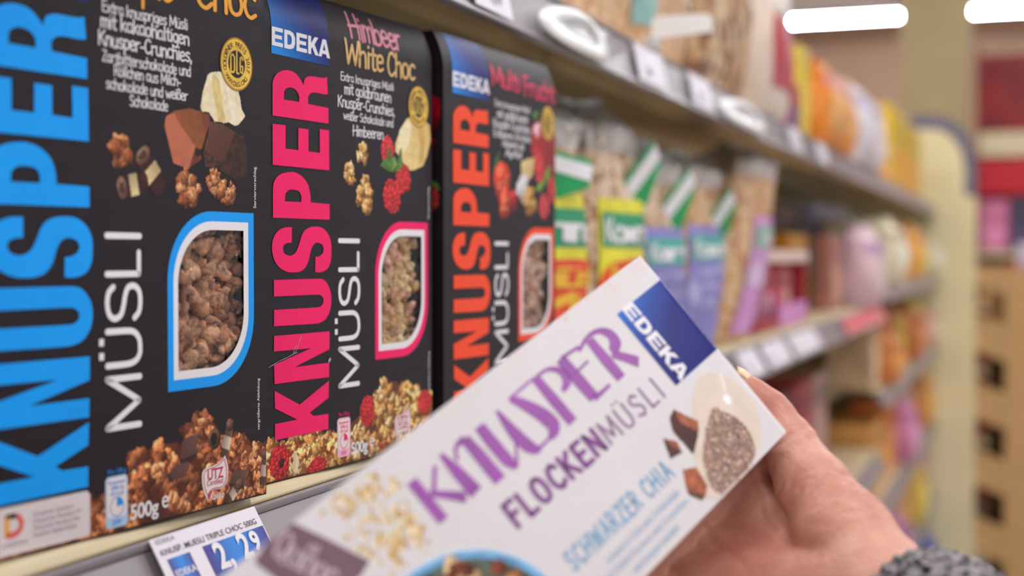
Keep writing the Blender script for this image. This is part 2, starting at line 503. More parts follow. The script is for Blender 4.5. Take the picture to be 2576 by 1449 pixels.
# ------------------------------------------------------------------ shared materials
M_CREAM = mat('cream_enamel', (226, 210, 170), 0.38, 0.5, 0.03, 8)
M_RAIL = mat('grey_rail_plastic', (146, 138, 143), 0.32, 0.5, 0.03, 12, 0.05, 900)
M_RAILD = mat('dark_rail_groove', (96, 92, 96), 0.4, 0.5, 0.04)
M_CARTON = mat('black_carton', (34, 27, 33), 0.42, 0.20, 0.08, 25, 0.14, 500, stretch=(1, 1, 7))
M_BOARD = mat('grey_board_inside', (120, 100, 88), 0.8, 0.2, 0.06)
M_WHITE = mat('white_ink', (240, 236, 240), 0.42, 0.25, 0.01)
M_PRINT = mat_print()
M_PANE = mat_film('clear_window_film', (250, 248, 246), 0.12, 0.93, 0.5, 90)
M_FILM = mat_film('cellophane', (250, 248, 245), 0.16, 0.52, 1.0, 70, 0.26)
M_GOLD = mat('gold_foil_ink', (232, 186, 52), 0.3, 0.6, 0.10, 90)
M_GOLDD = mat('dark_gold_ink', (166, 112, 26), 0.35, 0.25, 0.08)
M_INK = mat('black_ink', (34, 27, 28), 0.45, 0.25, 0.02)
M_PINKT = mat('pale_pink_ink', (226, 140, 160), 0.45, 0.25, 0.02)
M_TAN = mat('tan_ink', (232, 190, 124), 0.45, 0.25, 0.02)
M_ORANGE = mat('amber_ink', (238, 166, 56), 0.45, 0.25, 0.02)
M_ROSE = mat('rose_ink', (232, 60, 100), 0.45, 0.25, 0.02)
M_UTZ = mat('crimson_ink', (196, 44, 84), 0.45, 0.25, 0.02)
M_LBLUE = mat('pale_blue_ink', (176, 206, 236), 0.45, 0.25, 0.02)
M_LPINK = mat('pale_rose_ink', (244, 190, 212), 0.45, 0.25, 0.02)
M_SEAL = mat('seal_white', (240, 226, 226), 0.45, 0.5, 0.02)
M_GREYT = mat('grey_ink', (150, 140, 150), 0.45, 0.25, 0.02)

BR = [(192, 116, 70), (206, 130, 82), (170, 96, 56), (214, 146, 98), (150, 84, 50)]      # cocoa granola
GO = [(240, 186, 112), (228, 166, 90), (246, 208, 148), (214, 148, 76), (236, 178, 104)]  # golden granola

# ------------------------------------------------------------------ the black cereal cartons
L_R = [(-48.9,173.1),(-0.2,173.4),(-0.3,181.1),(-18.6,181.4),(-18.7,185.0),(-15.9,187.0),(-12.0,187.6),(-4.0,187.6),(-0.7,188.1),(-1.6,196.5),(-3.9,195.7),(-9.9,195.4),(-16.8,195.1),(-21.2,193.6),(-22.8,190.2),(-25.0,192.3),(-29.3,195.0),(-34.9,195.8),(-40.0,195.2),(-45.0,193.2),(-47.9,190.5),(-48.8,187.9)]
L_Rh = [(-39.6,181.5),(-26.5,181.6),(-26.7,184.7),(-29.3,187.1),(-33.6,187.8),(-36.8,187.2),(-39.1,185.5)]
L_E = [(-49.0,150.0),(0.4,150.1),(0.2,170.0),(-8.3,170.0),(-8.2,158.2),(-18.5,158.3),(-18.5,169.0),(-27.3,169.0),(-27.4,158.3),(-38.2,158.3),(-38.2,169.4),(-48.9,169.2)]
L_P = [(-48.9,125.2),(0.6,125.4),(0.6,133.2),(-16.6,133.4),(-17.0,137.5),(-19.1,142.2),(-23.9,145.7),(-29.6,147.3),(-34.3,147.4),(-40.7,146.4),(-45.3,144.6),(-48.0,141.9),(-48.8,138.3)]
L_Ph = [(-39.0,133.2),(-24.9,133.3),(-25.1,136.6),(-27.3,138.6),(-31.5,139.1),(-35.7,138.7),(-38.5,136.9)]
L_S = [(-33.1,121.0),(-33.3,113.6),(-36.8,113.4),(-39.9,112.4),(-40.8,110.6),(-39.6,108.5),(-36.2,107.4),(-33.4,107.5),(-29.8,109.1),(-26.9,112.9),(-24.8,116.9),(-21.9,119.7),(-17.5,121.2),(-12.3,121.7),(-6.4,121.2),(-1.1,118.4),(1.6,114.3),(2.1,109.8),(1.5,104.8),(-1.2,101.1),(-5.4,99.5),(-8.7,99.1),(-12.8,99.3),(-12.6,106.7),(-9.4,107.0),(-6.1,108.5),(-4.9,110.6),(-6.0,112.8),(-9.4,113.7),(-12.4,113.6),(-15.0,112.1),(-16.8,109.3),(-18.7,104.9),(-22.0,101.3),(-26.3,99.7),(-32.0,99.3),(-37.6,99.7),(-43.8,101.8),(-47.8,105.1),(-49.7,109.6),(-49.5,113.5),(-47.8,116.6),(-44.3,119.3),(-39.5,120.7),(-36.1,121.0)]
L_U = [(-48.4,95.9),(-8.8,95.9),(-4.2,95.0),(-0.5,92.0),(1.7,87.9),(1.7,82.9),(-0.1,78.8),(-3.6,75.6),(-8.1,74.2),(-12.6,73.8),(-48.4,74.1),(-48.3,81.8),(-10.3,81.8),(-7.3,82.4),(-5.4,83.9),(-5.4,86.0),(-7.3,87.5),(-10.3,88.1),(-48.3,88.1)]
L_N = [(-48.4,69.5),(0.2,69.4),(0.0,60.4),(-31.3,53.6),(-0.2,53.7),(-0.4,46.5),(-48.1,46.8),(-48.5,55.9),(-16.6,61.9),(-48.5,62.2)]
L_K = [(-48.1,43.6),(-26.9,35.1),(-0.5,44.7),(-0.9,36.1),(-18.1,30.3),(-14.7,28.3),(-1.0,28.0),(-1.2,20.4),(-47.9,20.2),(-47.9,27.9),(-29.0,28.0),(-47.9,35.3)]
KNUSPER = [L_R, L_Rh, L_E, L_P, L_Ph, L_S, L_U, L_N, L_K]
MUESLI = [([(28.3,41.0),(9.6,41.0),(28.0,50.5),(9.6,59.8),(28.5,59.8)], 0), ([(9.9,65.0),(22.5,65.2),(26.6,66.5),(28.5,69.0),(28.7,71.5),(28.2,74.5),(26.0,77.0),(22.5,78.0),(9.9,78.1)], 1),
          ([(25.5,83.0),(28.0,85.2),(28.9,89.0),(28.3,93.2),(25.6,95.4),(22.0,95.0),(20.2,92.0),(19.2,88.0),(17.6,84.4),(14.2,83.0),(11.2,84.6),(10.0,88.8),(10.8,93.0),(13.4,95.2)], 1),
          ([(9.9,100.2),(28.2,100.2),(28.2,108.6)], 0), ([(9.9,115.0),(28.8,115.0)], 0)]
BOX_H = 237.0
def front_y(v):
    """the front leans back a little towards the top flap (mm, inward +)"""
    t = np.clip((np.asarray(v, float) - 214.0) / 23.0, 0, 1)
    return 7.0 * t * t

def leaf(a, b, c, d, r):
    """window outline: round at upper left and lower right, square at the other corners"""
    p = [(a, b)]
    p += [(c - r + r * math.sin(t), b + r - r * math.cos(t)) for t in np.linspace(0, math.pi / 2, 14)]
    p += [(c, d)]
    p += [(a + r - r * math.sin(t), d - r + r * math.cos(t)) for t in np.linspace(0, math.pi / 2, 14)]
    return p

def granola_mesh(name, parent, u0, u1, v0, v1, mats, seed, n=520, edge=2.0):
    """loose crunchy clusters behind the window, heaped against the inner bag"""
    q = np.random.default_rng(seed)
    bm = bmesh.new(); bmesh.ops.create_icosphere(bm, subdivisions=3, radius=1.0)
    bm.verts.ensure_lookup_table()
    bv = np.array([x.co[:] for x in bm.verts]); bf = np.array([[x.index for x in f.verts] for f in bm.faces]); bm.free()
    V = []; F = []; MI = []; k = 0
    for i in range(n):
        d = q.random() ** 1.3
        r = np.array([3.7, 3.0, 3.7]) * (0.5 + 0.7 * q.random())
        v = bv.copy()
        for _ in range(4):
            ax = q.normal(size=3); ax /= np.linalg.norm(ax)
            fr = 2.0 + 3.5 * q.random()
            v *= (1 + 0.16 * np.sin(fr * (v @ ax) + 6.28 * q.random()))[:, None]
        v *= r * np.array([1, 0.6 + .5 * q.random(), 1])
        A = q.normal(size=(3, 3)); Q, _ = np.linalg.qr(A); v = v @ Q.T
        v += np.array([u0 + (u1 - u0) * q.random() + edge * q.normal() * .3, 5.5 + 12 * d, v0 + (v1 - v0) * q.random()])
        v[:, 1] = np.maximum(v[:, 1], 1.6)
        V.append(v / 1000); F.append(bf + k); k += len(v); MI.append(np.full(len(bf), q.integers(len(mats))))
    o = obj(name, np.concatenate(V), np.concatenate(F), mats, parent, True, np.concatenate(MI))
    return tag(o, kind='stuff')

def muesli_box(base, yaw, ua, ub, ink, label, build):
    root = empty('muesli_box', base, math.radians(yaw), label, 'cereal box')
    H = BOX_H
    def dec(name, v2, f, m, off, parent=root, cols=None, mi=None):
        v2 = np.asarray(v2, float)
        v = np.c_[v2[:, 0], front_y(v2[:, 1]) - off, v2[:, 1]] / 1000
        return obj(name, v, f, m, parent, False, mi, cols)
    def dec_up(v2, u, v):                      # lettering that reads upwards
        return np.c_[u - v2[:, 1], v + v2[:, 0]]
    def line(v2, u, v, sx=1.0):
        return np.c_[u + v2[:, 0] * sx, v + v2[:, 1]]
    # carton: front with the window cut out, rounded over at the top, sides, back, top and bottom
    hole = leaf(52.2, 60.0, 96.8, 118.2, 23.0)
    v2, f = fill2d([[(ua, 0.3), (ub, 0.3), (ub, 214), (ua, 214)], hole])
    mb = MB()
    mb.add(np.c_[v2[:, 0], np.zeros(len(v2)), v2[:, 1]] / 1000, f)
    D = 66.0
    vs = np.linspace(214, H, 9)
    for a, b in zip(vs[:-1], vs[1:]):
        ya, yb = float(front_y(a)), float(front_y(b))
        mb.add(np.array([(ua, ya, a), (ub, ya, a), (ub, yb, b), (ua, yb, b)]) / 1000, [(0, 1, 2, 3)])
    prof = [(0, 0.3)] + [(float(front_y(t)), t) for t in vs] + [(D - 3, H), (D, H - 3), (D, 0.3)]
    for u in (ua, ub):
        mb.add(np.array([(u, y, z) for y, z in prof]) / 1000, [tuple(range(len(prof)))])
        w = u + (0.6 if u == ua else -0.6)
        mb.add(np.array([(w, y + .6, z) for y, z in prof]) / 1000, [tuple(range(len(prof)))], 1)
    pb = prof[len(vs):]
    for (y1, z1), (y2, z2) in zip(pb[:-1], pb[1:]):
        mb.add(np.array([(ua, y1, z1), (ub, y1, z1), (ub, y2, z2), (ua, y2, z2)]) / 1000, [(0, 1, 2, 3)])
    mb.add(np.array([(ua, 0, .3), (ub, 0, .3), (ub, D, .3), (ua, D, .3)]) / 1000, [(0, 1, 2, 3)])
    mb.add(np.array([(ua + 1, D - 8, 1), (ub - 1, D - 8, 1), (ub - 1, D - 8, H - 8), (ua + 1, D - 8, H - 8)]) / 1000, [(0, 1, 2, 3)], 1)
    mb.obj('carton', [M_CARTON, M_BOARD], root)
    # window
    pv, pf = fill2d([leaf(51.4, 59.2, 97.6, 119.0, 23.4)])
    pn = obj('viewing_window', np.c_[pv[:, 0], np.full(len(pv), .5), pv[:, 1]] / 1000, pf, M_PANE, root)
    ring = []
    vo, fo = fill2d([leaf(45.6, 52.0, 104.2, 126.0, 29.0), leaf(49.3, 56.5, 100.2, 121.8, 25.5)])
    vi, fi = fill2d([leaf(49.3, 56.5, 100.2, 121.8, 25.5), leaf(52.2, 60.0, 96.8, 118.2, 23.0)])
    n = len(vo)
    dec('window_border', np.r_[vo, vi], list(fo) + [tuple(i + n for i in q) for q in fi], [ink, M_WHITE], .12, mi=[0] * len(fo) + [1] * len(fi))
    # big upright word, embossed
    kv, kf = fill2d([smooth_poly(p, 48, 4) if p not in (L_E, L_N, L_K) else p for p in KNUSPER])
    dec('brand_lettering', kv, kf, ink, .28)
    V = []; F = []; k = 0
    for p, sm in MUESLI:
        p = np.array(p)
        if sm: p = smooth_poly(p, 80, 5, False)
        else: p = np.array([p[0] + (p[-1] - p[0]) * 0] + list(p[1:]))
        segs = [p] if sm else [np.array([a, b]) for a, b in zip(p[:-1], p[1:])]
        for s_ in segs:
            v, f = ribbon(s_, 2.5); V.append(v); F += [tuple(i + k for i in q) for q in f]; k += len(v)
    for vv in (68.8, 74.2):
        V.append(np.array([(5.4, vv - 1.4), (8.0, vv - 1.4), (8.0, vv + 1.4), (5.4, vv + 1.4)])); F.append((k, k + 1, k + 2, k + 3)); k += 4
    dec('product_lettering', np.concatenate(V), F, M_WHITE, .2)
    # blue square with white letters, running over the top edge
    g = Pic(-49.5, 0.3, 202.2, H, 1.0)
    t = np.clip((g.U + 49.5) / 49.8, 0, 1); s = np.clip((g.V - 202) / 35, 0, 1)
    k1 = np.clip(0.95 * t + 0.75 * s - 0.1, 0, 1)[..., None]
    g.c = (1 - k1) * np.array([10, 144, 232.]) + k1 * np.array([8, 22, 104.]); g.m[:] = True
    v2, f, c = g.mesh()
    lg = dec('logo_patch', v2, f, M_PRINT, .14, cols=c)
    e = lambda x: [(x, 0), (x + 9.4, 0), (x + 9.4, 1.9), (x + 2.7, 1.9), (x + 2.7, 3.5), (x + 8.6, 3.5), (x + 8.6, 5.3), (x + 2.7, 5.3), (x + 2.7, 6.9), (x + 9.4, 6.9), (x + 9.4, 8.8), (x, 8.8)]
    ed = [e(0), [(10.6, 0), (15.6, 0), (18.6, .8), (20, 2.8), (20, 6), (18.6, 8), (15.6, 8.8), (10.6, 8.8)], [(13.3, 2), (15.2, 2), (16.8, 2.7), (17.2, 4.4), (16.8, 6.1), (15.2, 6.8), (13.3, 6.8)], e(21.3),
          [(31.8, 0), (34.5, 0), (34.5, 2.6), (35.6, 3.6), (38.2, 0), (41.6, 0), (37.6, 5.2), (41.2, 8.8), (37.8, 8.8), (34.5, 5.4), (34.5, 8.8), (31.8, 8.8)],
          [(41.4, 0), (44.2, 0), (44.8, 1.6), (48.6, 1.6), (49.2, 0), (52.2, 0), (48.4, 8.8), (45.2, 8.8)], [(45.4, 3.3), (48, 3.3), (46.7, 6.6)]]
    ev, ef = fill2d(ed)
    dec('logo_lettering', line(ev, -49.3, 206.0, 0.97), ef, M_WHITE, .3, lg)
    build(root, dec, dec_up, line)
    return root

def medal(root, dec, cu, cv, r=11.7):
    """round gold award with text around a dark middle"""
    A = np.linspace(0, 2 * math.pi, 48, endpoint=False)
    circ = lambda q: [(cu + q * math.cos(a), cv + q * math.sin(a)) for a in A]
    v0, f0 = fill2d([circ(r), circ(r * .94)]); v1, f1 = fill2d([circ(r * .94), circ(r * .52)]); v2, f2 = fill2d([circ(r * .52)])
    n0, n1 = len(v0), len(v0) + len(v1)
    md = dec('award_medal', np.r_[v0, v1, v2], list(f0) + [tuple(i + n0 for i in q) for q in f1] + [tuple(i + n1 for i in q) for q in f2], [M_GOLDD, M_GOLD, M_INK], .32, mi=[0] * len(f0) + [1] * len(f1) + [2] * len(f2))
    V = []; F = []; k = 0
    def arc(txt, a0, a1, rr, size, flip):
        nonlocal k
        for i, ch in enumerate(txt):
            if ch == ' ': continue
            a = a0 + (a1 - a0) * i / (len(txt) - 1)
            v, f = font2d(ch, size, 0.012, align='CENTER')
            b = a - math.pi / 2 if not flip else a + math.pi / 2
            p = np.c_[v[:, 0] * math.cos(b) - v[:, 1] * math.sin(b), v[:, 0] * math.sin(b) + v[:, 1] * math.cos(b)] + [cu + rr * math.cos(a), cv + rr * math.sin(a)]
            V.append(p); F.extend([tuple(q + k for q in x) for x in f]); k += len(p)
    arc('GOLDENER PREIS 2017', math.radians(196), math.radians(-14), r * .64, 3.3, False)
    arc('WWW.DLG.ORG', math.radians(222), math.radians(318), r * .84, 3.0, True)
    tv = np.concatenate(V)
    dec('medal_lettering', tv, F, M_INK, .4, md)
    V = []; F = []; k = 0
    for p in ([(-4.6, 4), (-4.6, -4), (-2.6, -4), (-1.8, -3), (-1.8, 3), (-2.6, 4), (-4.6, 4)], [(0, 7), (0, -4.2), (1.4, -4.2)], [(4.6, 2.6), (3.8, 3.8), (2.8, 3.2), (2.5, 0), (2.8, -3.4), (4.4, -3.8), (4.6, -.6), (3.6, -.6)]):
        v, f = ribbon(np.array(p) * .92 + [cu, cv], 1.0); V.append(v); F += [tuple(i + k for i in q) for q in f]; k += len(v)
    dec('medal_monogram', np.concatenate(V), F, M_GOLD, .42, md)

def badge(root, dec, line, u, v, body, ink, frac=0.23):
    """small rounded nutrition panel with a pie mark"""
    w, h = 12.6, 20.0
    rr = lambda a, b, c, d, r: [(c - r + r * math.cos(t), d - r + r * math.sin(t)) for t in np.linspace(0, 1.57, 5)] + [(a + r + r * math.cos(t), d - r + r * math.sin(t)) for t in np.linspace(1.57, 3.14, 5)] + [(a + r + r * math.cos(t), b + r + r * math.sin(t)) for t in np.linspace(3.14, 4.71, 5)] + [(c - r + r * math.cos(t), b + r + r * math.sin(t)) for t in np.linspace(4.71, 6.28, 5)]
    a, fa = fill2d([rr(u, v, u + w, v + h, 2)]); b, fb = fill2d([rr(u + .8, v + 4, u + w - .8, v + h - .8, 1.4)])
    n = len(a)
    bd = dec('nutrition_badge', a, fa, body, .2)
    dec('badge_panel', b, fb, M_SEAL, .26, bd)
    V = []; F = []; k = 0
    def put(v2, f):
        nonlocal k
        V.append(np.asarray(v2)); F.extend([tuple(i + k for i in q) for q in f]); k += len(v2)
    for t, y, s in (('Pro 100 g', v + h + 1.0, 2.6), ('Brennwert', v + h - 3.1, 2.2), ('1896 kJ', v + h - 5.4, 2.5), ('453 kcal', v + h - 7.6, 2.3), ('23%*', v + 1.2, 2.6)):
        q, f = font2d(t, s, .02, align='CENTER'); put(line(q, u + w / 2, y, 1.0), f)
    cx, cy, R = u + w / 2, v + 8.0, 3.7
    put(*ribbon([(cx + R * math.cos(t), cy + R * math.sin(t)) for t in np.linspace(0, 6.28, 26)], .35))
    put([(cx, cy)] + [(cx + R * math.cos(t), cy + R * math.sin(t)) for t in np.linspace(math.pi / 2, math.pi / 2 - 6.28 * frac, 9)], [tuple(range(10))])
    dec('badge_lettering', np.concatenate(V), F, ink, .36, bd)

def weight_text(dec, line, u, v):
    a, f = font2d('500g', 8.4, .18, spacing=.95); a = line(a, u, v, 17.0 / a[:, 0].max())
    e, fe = font2d('e', 10.5, .06); e = line(e, u + 18.8, v + 1.6, .95); n = len(a)
    dec('weight_lettering', np.r_[a, e], list(f) + [tuple(i + n for i in q) for q in fe], M_WHITE, .34)

def seal(dec, line, cu, cv, kakao):
    """leaf-shaped white certification mark"""
    p = np.array([(-8.4,-1.5),(-8.6,3.6),(-6.5,5.4),(-1.5,5.8),(3.5,7.0),(7.2,9.2),(9.0,4.5),(9.2,1.0),(8.0,-2.6),(5.0,-4.6),(0,-4.4),(-3.0,-4.8),(-5.0,-6.2),(-4.6,-9.0),(-7.0,-5.2)])
    P = smooth_poly(p, 70, 4)
    a, fa = fill2d([P + [cu, cv]])
    sl = dec('certification_seal', a, fa, M_SEAL, .3)
    q = smooth_poly(p * .87 + [.1, 0], 70, 4); V = []; F = []; k = 0
    def put(v2, f):
        nonlocal k
        V.append(np.asarray(v2)); F.extend([tuple(i + k for i in x) for x in f]); k += len(v2)
    put(*ribbon(np.r_[q, q[:1]] + [cu, cv], .35))
    t, f = font2d('UTZ', 6.4, .12); put(line(t, cu - 5.2, cv + .2, 11.0 / t[:, 0].max()), f)
    t, f = font2d('Certified', 3.4, .0); put(line(t, cu - 5.6, cv - 2.3, .92), f)
    dec('seal_lettering', np.concatenate(V), F, M_UTZ, .42, sl)
    if kakao:
        t, f = font2d('Kakao', 4.3, .04, shear=.25); dec('seal_caption', line(t, cu - 3.6, cv - 8.6, .9), f, M_WHITE, .36)

def upright_small(dec, dec_up, name, txt, u, v, size):
    t, f = font2d(txt, size, .008); dec(name, dec_up(t, u, v), f, M_WHITE, .2)

def copy_lines(dec, line, name, rows, m=None):
    """a block of pen lettering: text, left end, base line, width, cap height"""
    V = []; F = []; k = 0
    for txt, u, v, w, h in rows:
        q, f, adv = hand2d(txt, h, h * .115, 1.0, .3); V.append(line(q, u, v, w / adv)); F += [tuple(i + k for i in x) for x in f]; k += len(q)
    dec(name, np.concatenate(V), F, m or M_WHITE, .2)

def build_choc(root, dec, dec_up, line):
    granola_mesh('granola', root, 48, 106, 56, 124, [mat('cocoa_granola_%d' % i, c, .6, .4, .18, 260, .5, 700) for i, c in enumerate([(196, 144, 110), (178, 126, 94), (210, 162, 128), (156, 106, 78)])], 5)
    copy_lines(dec, line, 'flavour_lettering', [('Triple', 12, 210.5, 38, 15), ('Choc', 64, 211.5, 43, 15)], M_ORANGE)
    copy_lines(dec, line, 'description_lettering', [('Extra knuspriges M\u00fcsli', 8.2, 200.1, 51, 4.3), ('mit kakaohaltigen', 7.2, 194.0, 53, 5.4), ('Knusper-Crunchies,', 6.0, 187.2, 56, 5.6),
        ('Zartbitterschokolade und', 8.0, 181.2, 53, 4.2), ('R\u00f6llchen aus Milch-', 14.6, 176.4, 40, 4.2), ('schokolade und wei\u00dfer', 10.0, 171.0, 49, 4.2), ('Schokolade', 23.4, 165.7, 23, 4.2)])
    g = Pic(8, 103, 125, 188)
    g.poly([(72.2,183.5),(74.6,184.8),(80.7,185.9),(88,183.5),(93.7,178.8),(95.1,175.4),(96.1,171.0),(98.8,168.4),(97.5,167.0),(93.6,163.8),(90.6,163.2),(86.7,164.4),(83.4,163.8),(76.3,164.2),(73.0,167.4),(68.0,167.5),(67.1,169.2),(69.0,176.5)], (238, 222, 184), .05)
    g.poly([(76,184.6),(80,182),(82.5,172),(84.5,164.4),(79.5,164),(77,172),(75,180)], (222, 196, 132), .06); g.poly([(84,183),(88,181),(92,172),(94,164.5),(89,164),(87,172)], (246, 232, 204), .04)
    g.poly([(73.8,164.1),(82.8,163.5),(91.5,161.0),(97.4,159.7),(99.2,155.1),(100.6,141.9),(90.7,140.0),(77.0,144.5),(70.3,144.5),(68.4,150.2),(71.5,157.3)], (58, 34, 26), .3)
    g.poly([(73.8,164.1),(82.8,163.5),(91.5,161.0),(82.7,147.7),(78.7,147.4),(69.3,152.4),(71.5,157.3)], (104, 66, 50), .12, 2, ((.7, -.7), (84, 46, 32)))
    g.poly([(69.3,152.4),(78.7,147.4),(77,144.5),(70.3,144.5)], (78, 46, 36), .4, 1)
    g.poly([(44.0,159.5),(45.0,163.6),(50.2,166.4),(60.2,168.3),(67.7,167.7),(73.3,166.8),(73.8,163.4),(69.8,155.1),(68.2,151.9),(68.1,147.5),(59.5,142.9),(49.5,144.7)], (158, 90, 50), .18, 2.5, ((.6, .8), (134, 74, 40)))
    g.poly([(44.0,159.5),(45.0,163.6),(50.5,165.4),(52.2,162.6),(63.8,152.7),(59.5,142.9),(49.5,144.7)], (186, 104, 78), .08, 3, ((-.6, .8), (196, 112, 84)))
    g.poly([(63.8,152.0),(68.2,151.9),(68.1,147.5),(59.5,142.9)], (110, 54, 34), .12); g.poly([(63.8,152.0),(68.2,151.9),(67.6,149),(64,148.6)], (44, 24, 20))
    g.poly([(67,167.7),(73.3,166.8),(73.8,163.4),(71,158)], (124, 64, 42), .1)
    for (x, y), r, s in (((18.0, 147.5), 7.6, 3), ((60.0, 134.6), 8.6, 5), ((77.5, 138.6), 6.4, 8), ((84.6, 134.6), 6.6, 9)): g.cluster(x, y, r, [(190, 116, 66), (206, 132, 80), (168, 92, 50), (216, 150, 100)], 22, s, 1.0, .38)
    def roll(p0, p1, r):
        p0, p1 = np.array(p0, float), np.array(p1, float); d = (p1 - p0) / np.linalg.norm(p1 - p0); n = np.array([-d[1], d[0]]); L = np.linalg.norm(p1 - p0)
        for a, b, c in ((0, .36, (70, 28, 26)), (.36, .7, (240, 212, 156)), (.7, 1, (66, 28, 28))):
            x, y = p0 + d * L * a, p0 + d * L * b
            g.poly([x + n * r, y + n * r, y - n * r, x - n * r], c, .06, 1.5, (tuple(n), np.array(c) * .72))
        g.blob(p1[0], p1[1], r * .5, r, math.atan2(d[1], d[0]), (66, 28, 28), .01, lo=.7); g.blob(p0[0], p0[1], r * .62, r, math.atan2(d[1], d[0]), (132, 98, 76), .01, lo=.7); g.blob(p0[0], p0[1], r * .3, r * .5, math.atan2(d[1], d[0]), (78, 48, 40), .01, lo=.8)
    roll((31.0, 147.0), (41.5, 134.5), 5.0); roll((18.6, 133.6), (32.0, 136.4), 4.6)
    v, f, c = g.mesh(); dec('chocolate_photo', v, f, M_PRINT, .1, cols=c)
    g = Pic(-58, 113, 0.6, 45, .4)
    g.heap([(-58,12),(-20,13),(0.9,15.8),(8.1,17.2),(22.4,19.4),(24,26),(28.3,31.6),(33.6,33.2),(45.7,34.0),(50.2,29.6),(54.0,33.9),(57.6,38.5),(67.0,42.1),(76.9,38.6),(80.9,31.6),(89.6,30.8),(98.5,26.6),(105.2,23.0),(113,27.6)], 0.6, BR, (4.4, 8.2), 4, 1.5)
    for p in ([(52.5,23.3),(55.4,31.9),(64.7,33.2),(63.9,25.0)], [(45.6,18.8),(51.1,22.1),(59.6,21.4),(56.7,16.3),(48.3,15.3)], [(85.6,9.4),(89.5,13.9),(99.0,13.5),(96.6,6.4)]):
        g.poly(p, (86, 54, 48), .1, 1.2, ((.6, .8), (112, 80, 76))); g.poly([p[-1], p[0], np.array(p[0]) - (0, 1.6), np.array(p[-1]) - (0, 1.6)], (52, 30, 28))
    def stick(p0, p1, r):
        p0, p1 = np.array(p0, float), np.array(p1, float); d = (p1 - p0) / np.linalg.norm(p1 - p0); n = np.array([-d[1], d[0]])
        for a, b, c in ((0, .35, (128, 88, 74)), (.35, .72, (238, 214, 188)), (.72, 1.0, (110, 72, 60))):
            x, y = p0 + (p1 - p0) * a, p0 + (p1 - p0) * b; g.poly([x + n * r, y + n * r, y - n * r, x - n * r], c, .04, 1.5, (tuple(-n), np.array(c) * .62))
        g.blob(p0[0], p0[1], r, r, 0, (128, 88, 74), .01)
    g.blob(75.8, 29.6, 4.2, 4.6, 0, (120, 84, 60), .03); g.blob(75.2, 29.6, 2.2, 2.8, 0, (38, 24, 20), .03)
    stick((86.5, 34.5), (82.0, 20.5), 2.9); stick((112.6, 18.4), (110.4, 4.8), 2.6); stick((93.0, 7.6), (84.6, 1.2), 2.4)
    v, f, c = g.mesh(); dec('granola_photo', v, f, M_PRINT, .1, cols=c)
    medal(root, dec, 92.1, 190.1, 11.5)
    badge(root, dec, line, 8.3, 2.4, M_LBLUE, mat('azure_ink', (22, 148, 236), .42, .25, .02))
    weight_text(dec, line, 22.0, 3.9); seal(dec, line, 75.6, 12.4, True)
    upright_small(dec, dec_up, 'serving_note', 'Serviervorschlag', 106.0, 128.2, 2.75); upright_small(dec, dec_up, 'enlargement_note', 'vergr\u00f6\u00dferte Abbildung', 108.0, 29.8, 2.5)
    r = 1.6; a, b, c, d = -46.0, 1.9, -0.2, 19.0
    pv, pf = fill2d([[(a, b), (c - r, b), (c, b + r), (c, d - r), (c - r, d), (a, d)]])
    wp = dec('award_panel', pv, pf, mat('panel_white', (226, 214, 218), .42, .5, .02), .3)
    V = []; F = []; MI = []; k = 0
    def put(v2, f, m):
        nonlocal k
        V.append(np.asarray(v2)); F.extend([tuple(i + k for i in q) for q in f]); MI.extend([m] * len(f)); k += len(v2)
    x, y = -43.2, 8.6
    put(*ribbon([(x + 1.2, y + .8), (x + 1.2, y + 6.4)], 2.3), 0); put(*ribbon([(x + 1.2, y + 7.0), (x + 5, y + 7.0)], 1.8), 2); put(*ribbon(smooth_poly([(x + 1.8, y + .4), (x + 5, y + .5), (x + 7.6, y + 2), (x + 8, y + 4.4), (x + 6.6, y + 6.4)], 80, 5, False), 2.2), 1)
    for i, wd in enumerate((20, 24, 24, 22)):
        q, f = font2d('Deutscher Standard Marken'[:18 + i * 2], 2.4, 0); q = line(q, -29.5, 13.8 - i * 2.5, wd / max(1e-6, q[:, 0].max())); put(q, f, 3)
    q, f = font2d('AUSGEZEICHNET', 1.9, 0); put(line(q, -44.6, 5.0, 13 / q[:, 0].max()), f, 3)
    dec('panel_emblem', np.concatenate(V), F, [M_ORANGE, mat('salmon_ink', (226, 100, 90), .45, .25, .02), M_INK, M_GREYT], .4, wp, mi=MI)

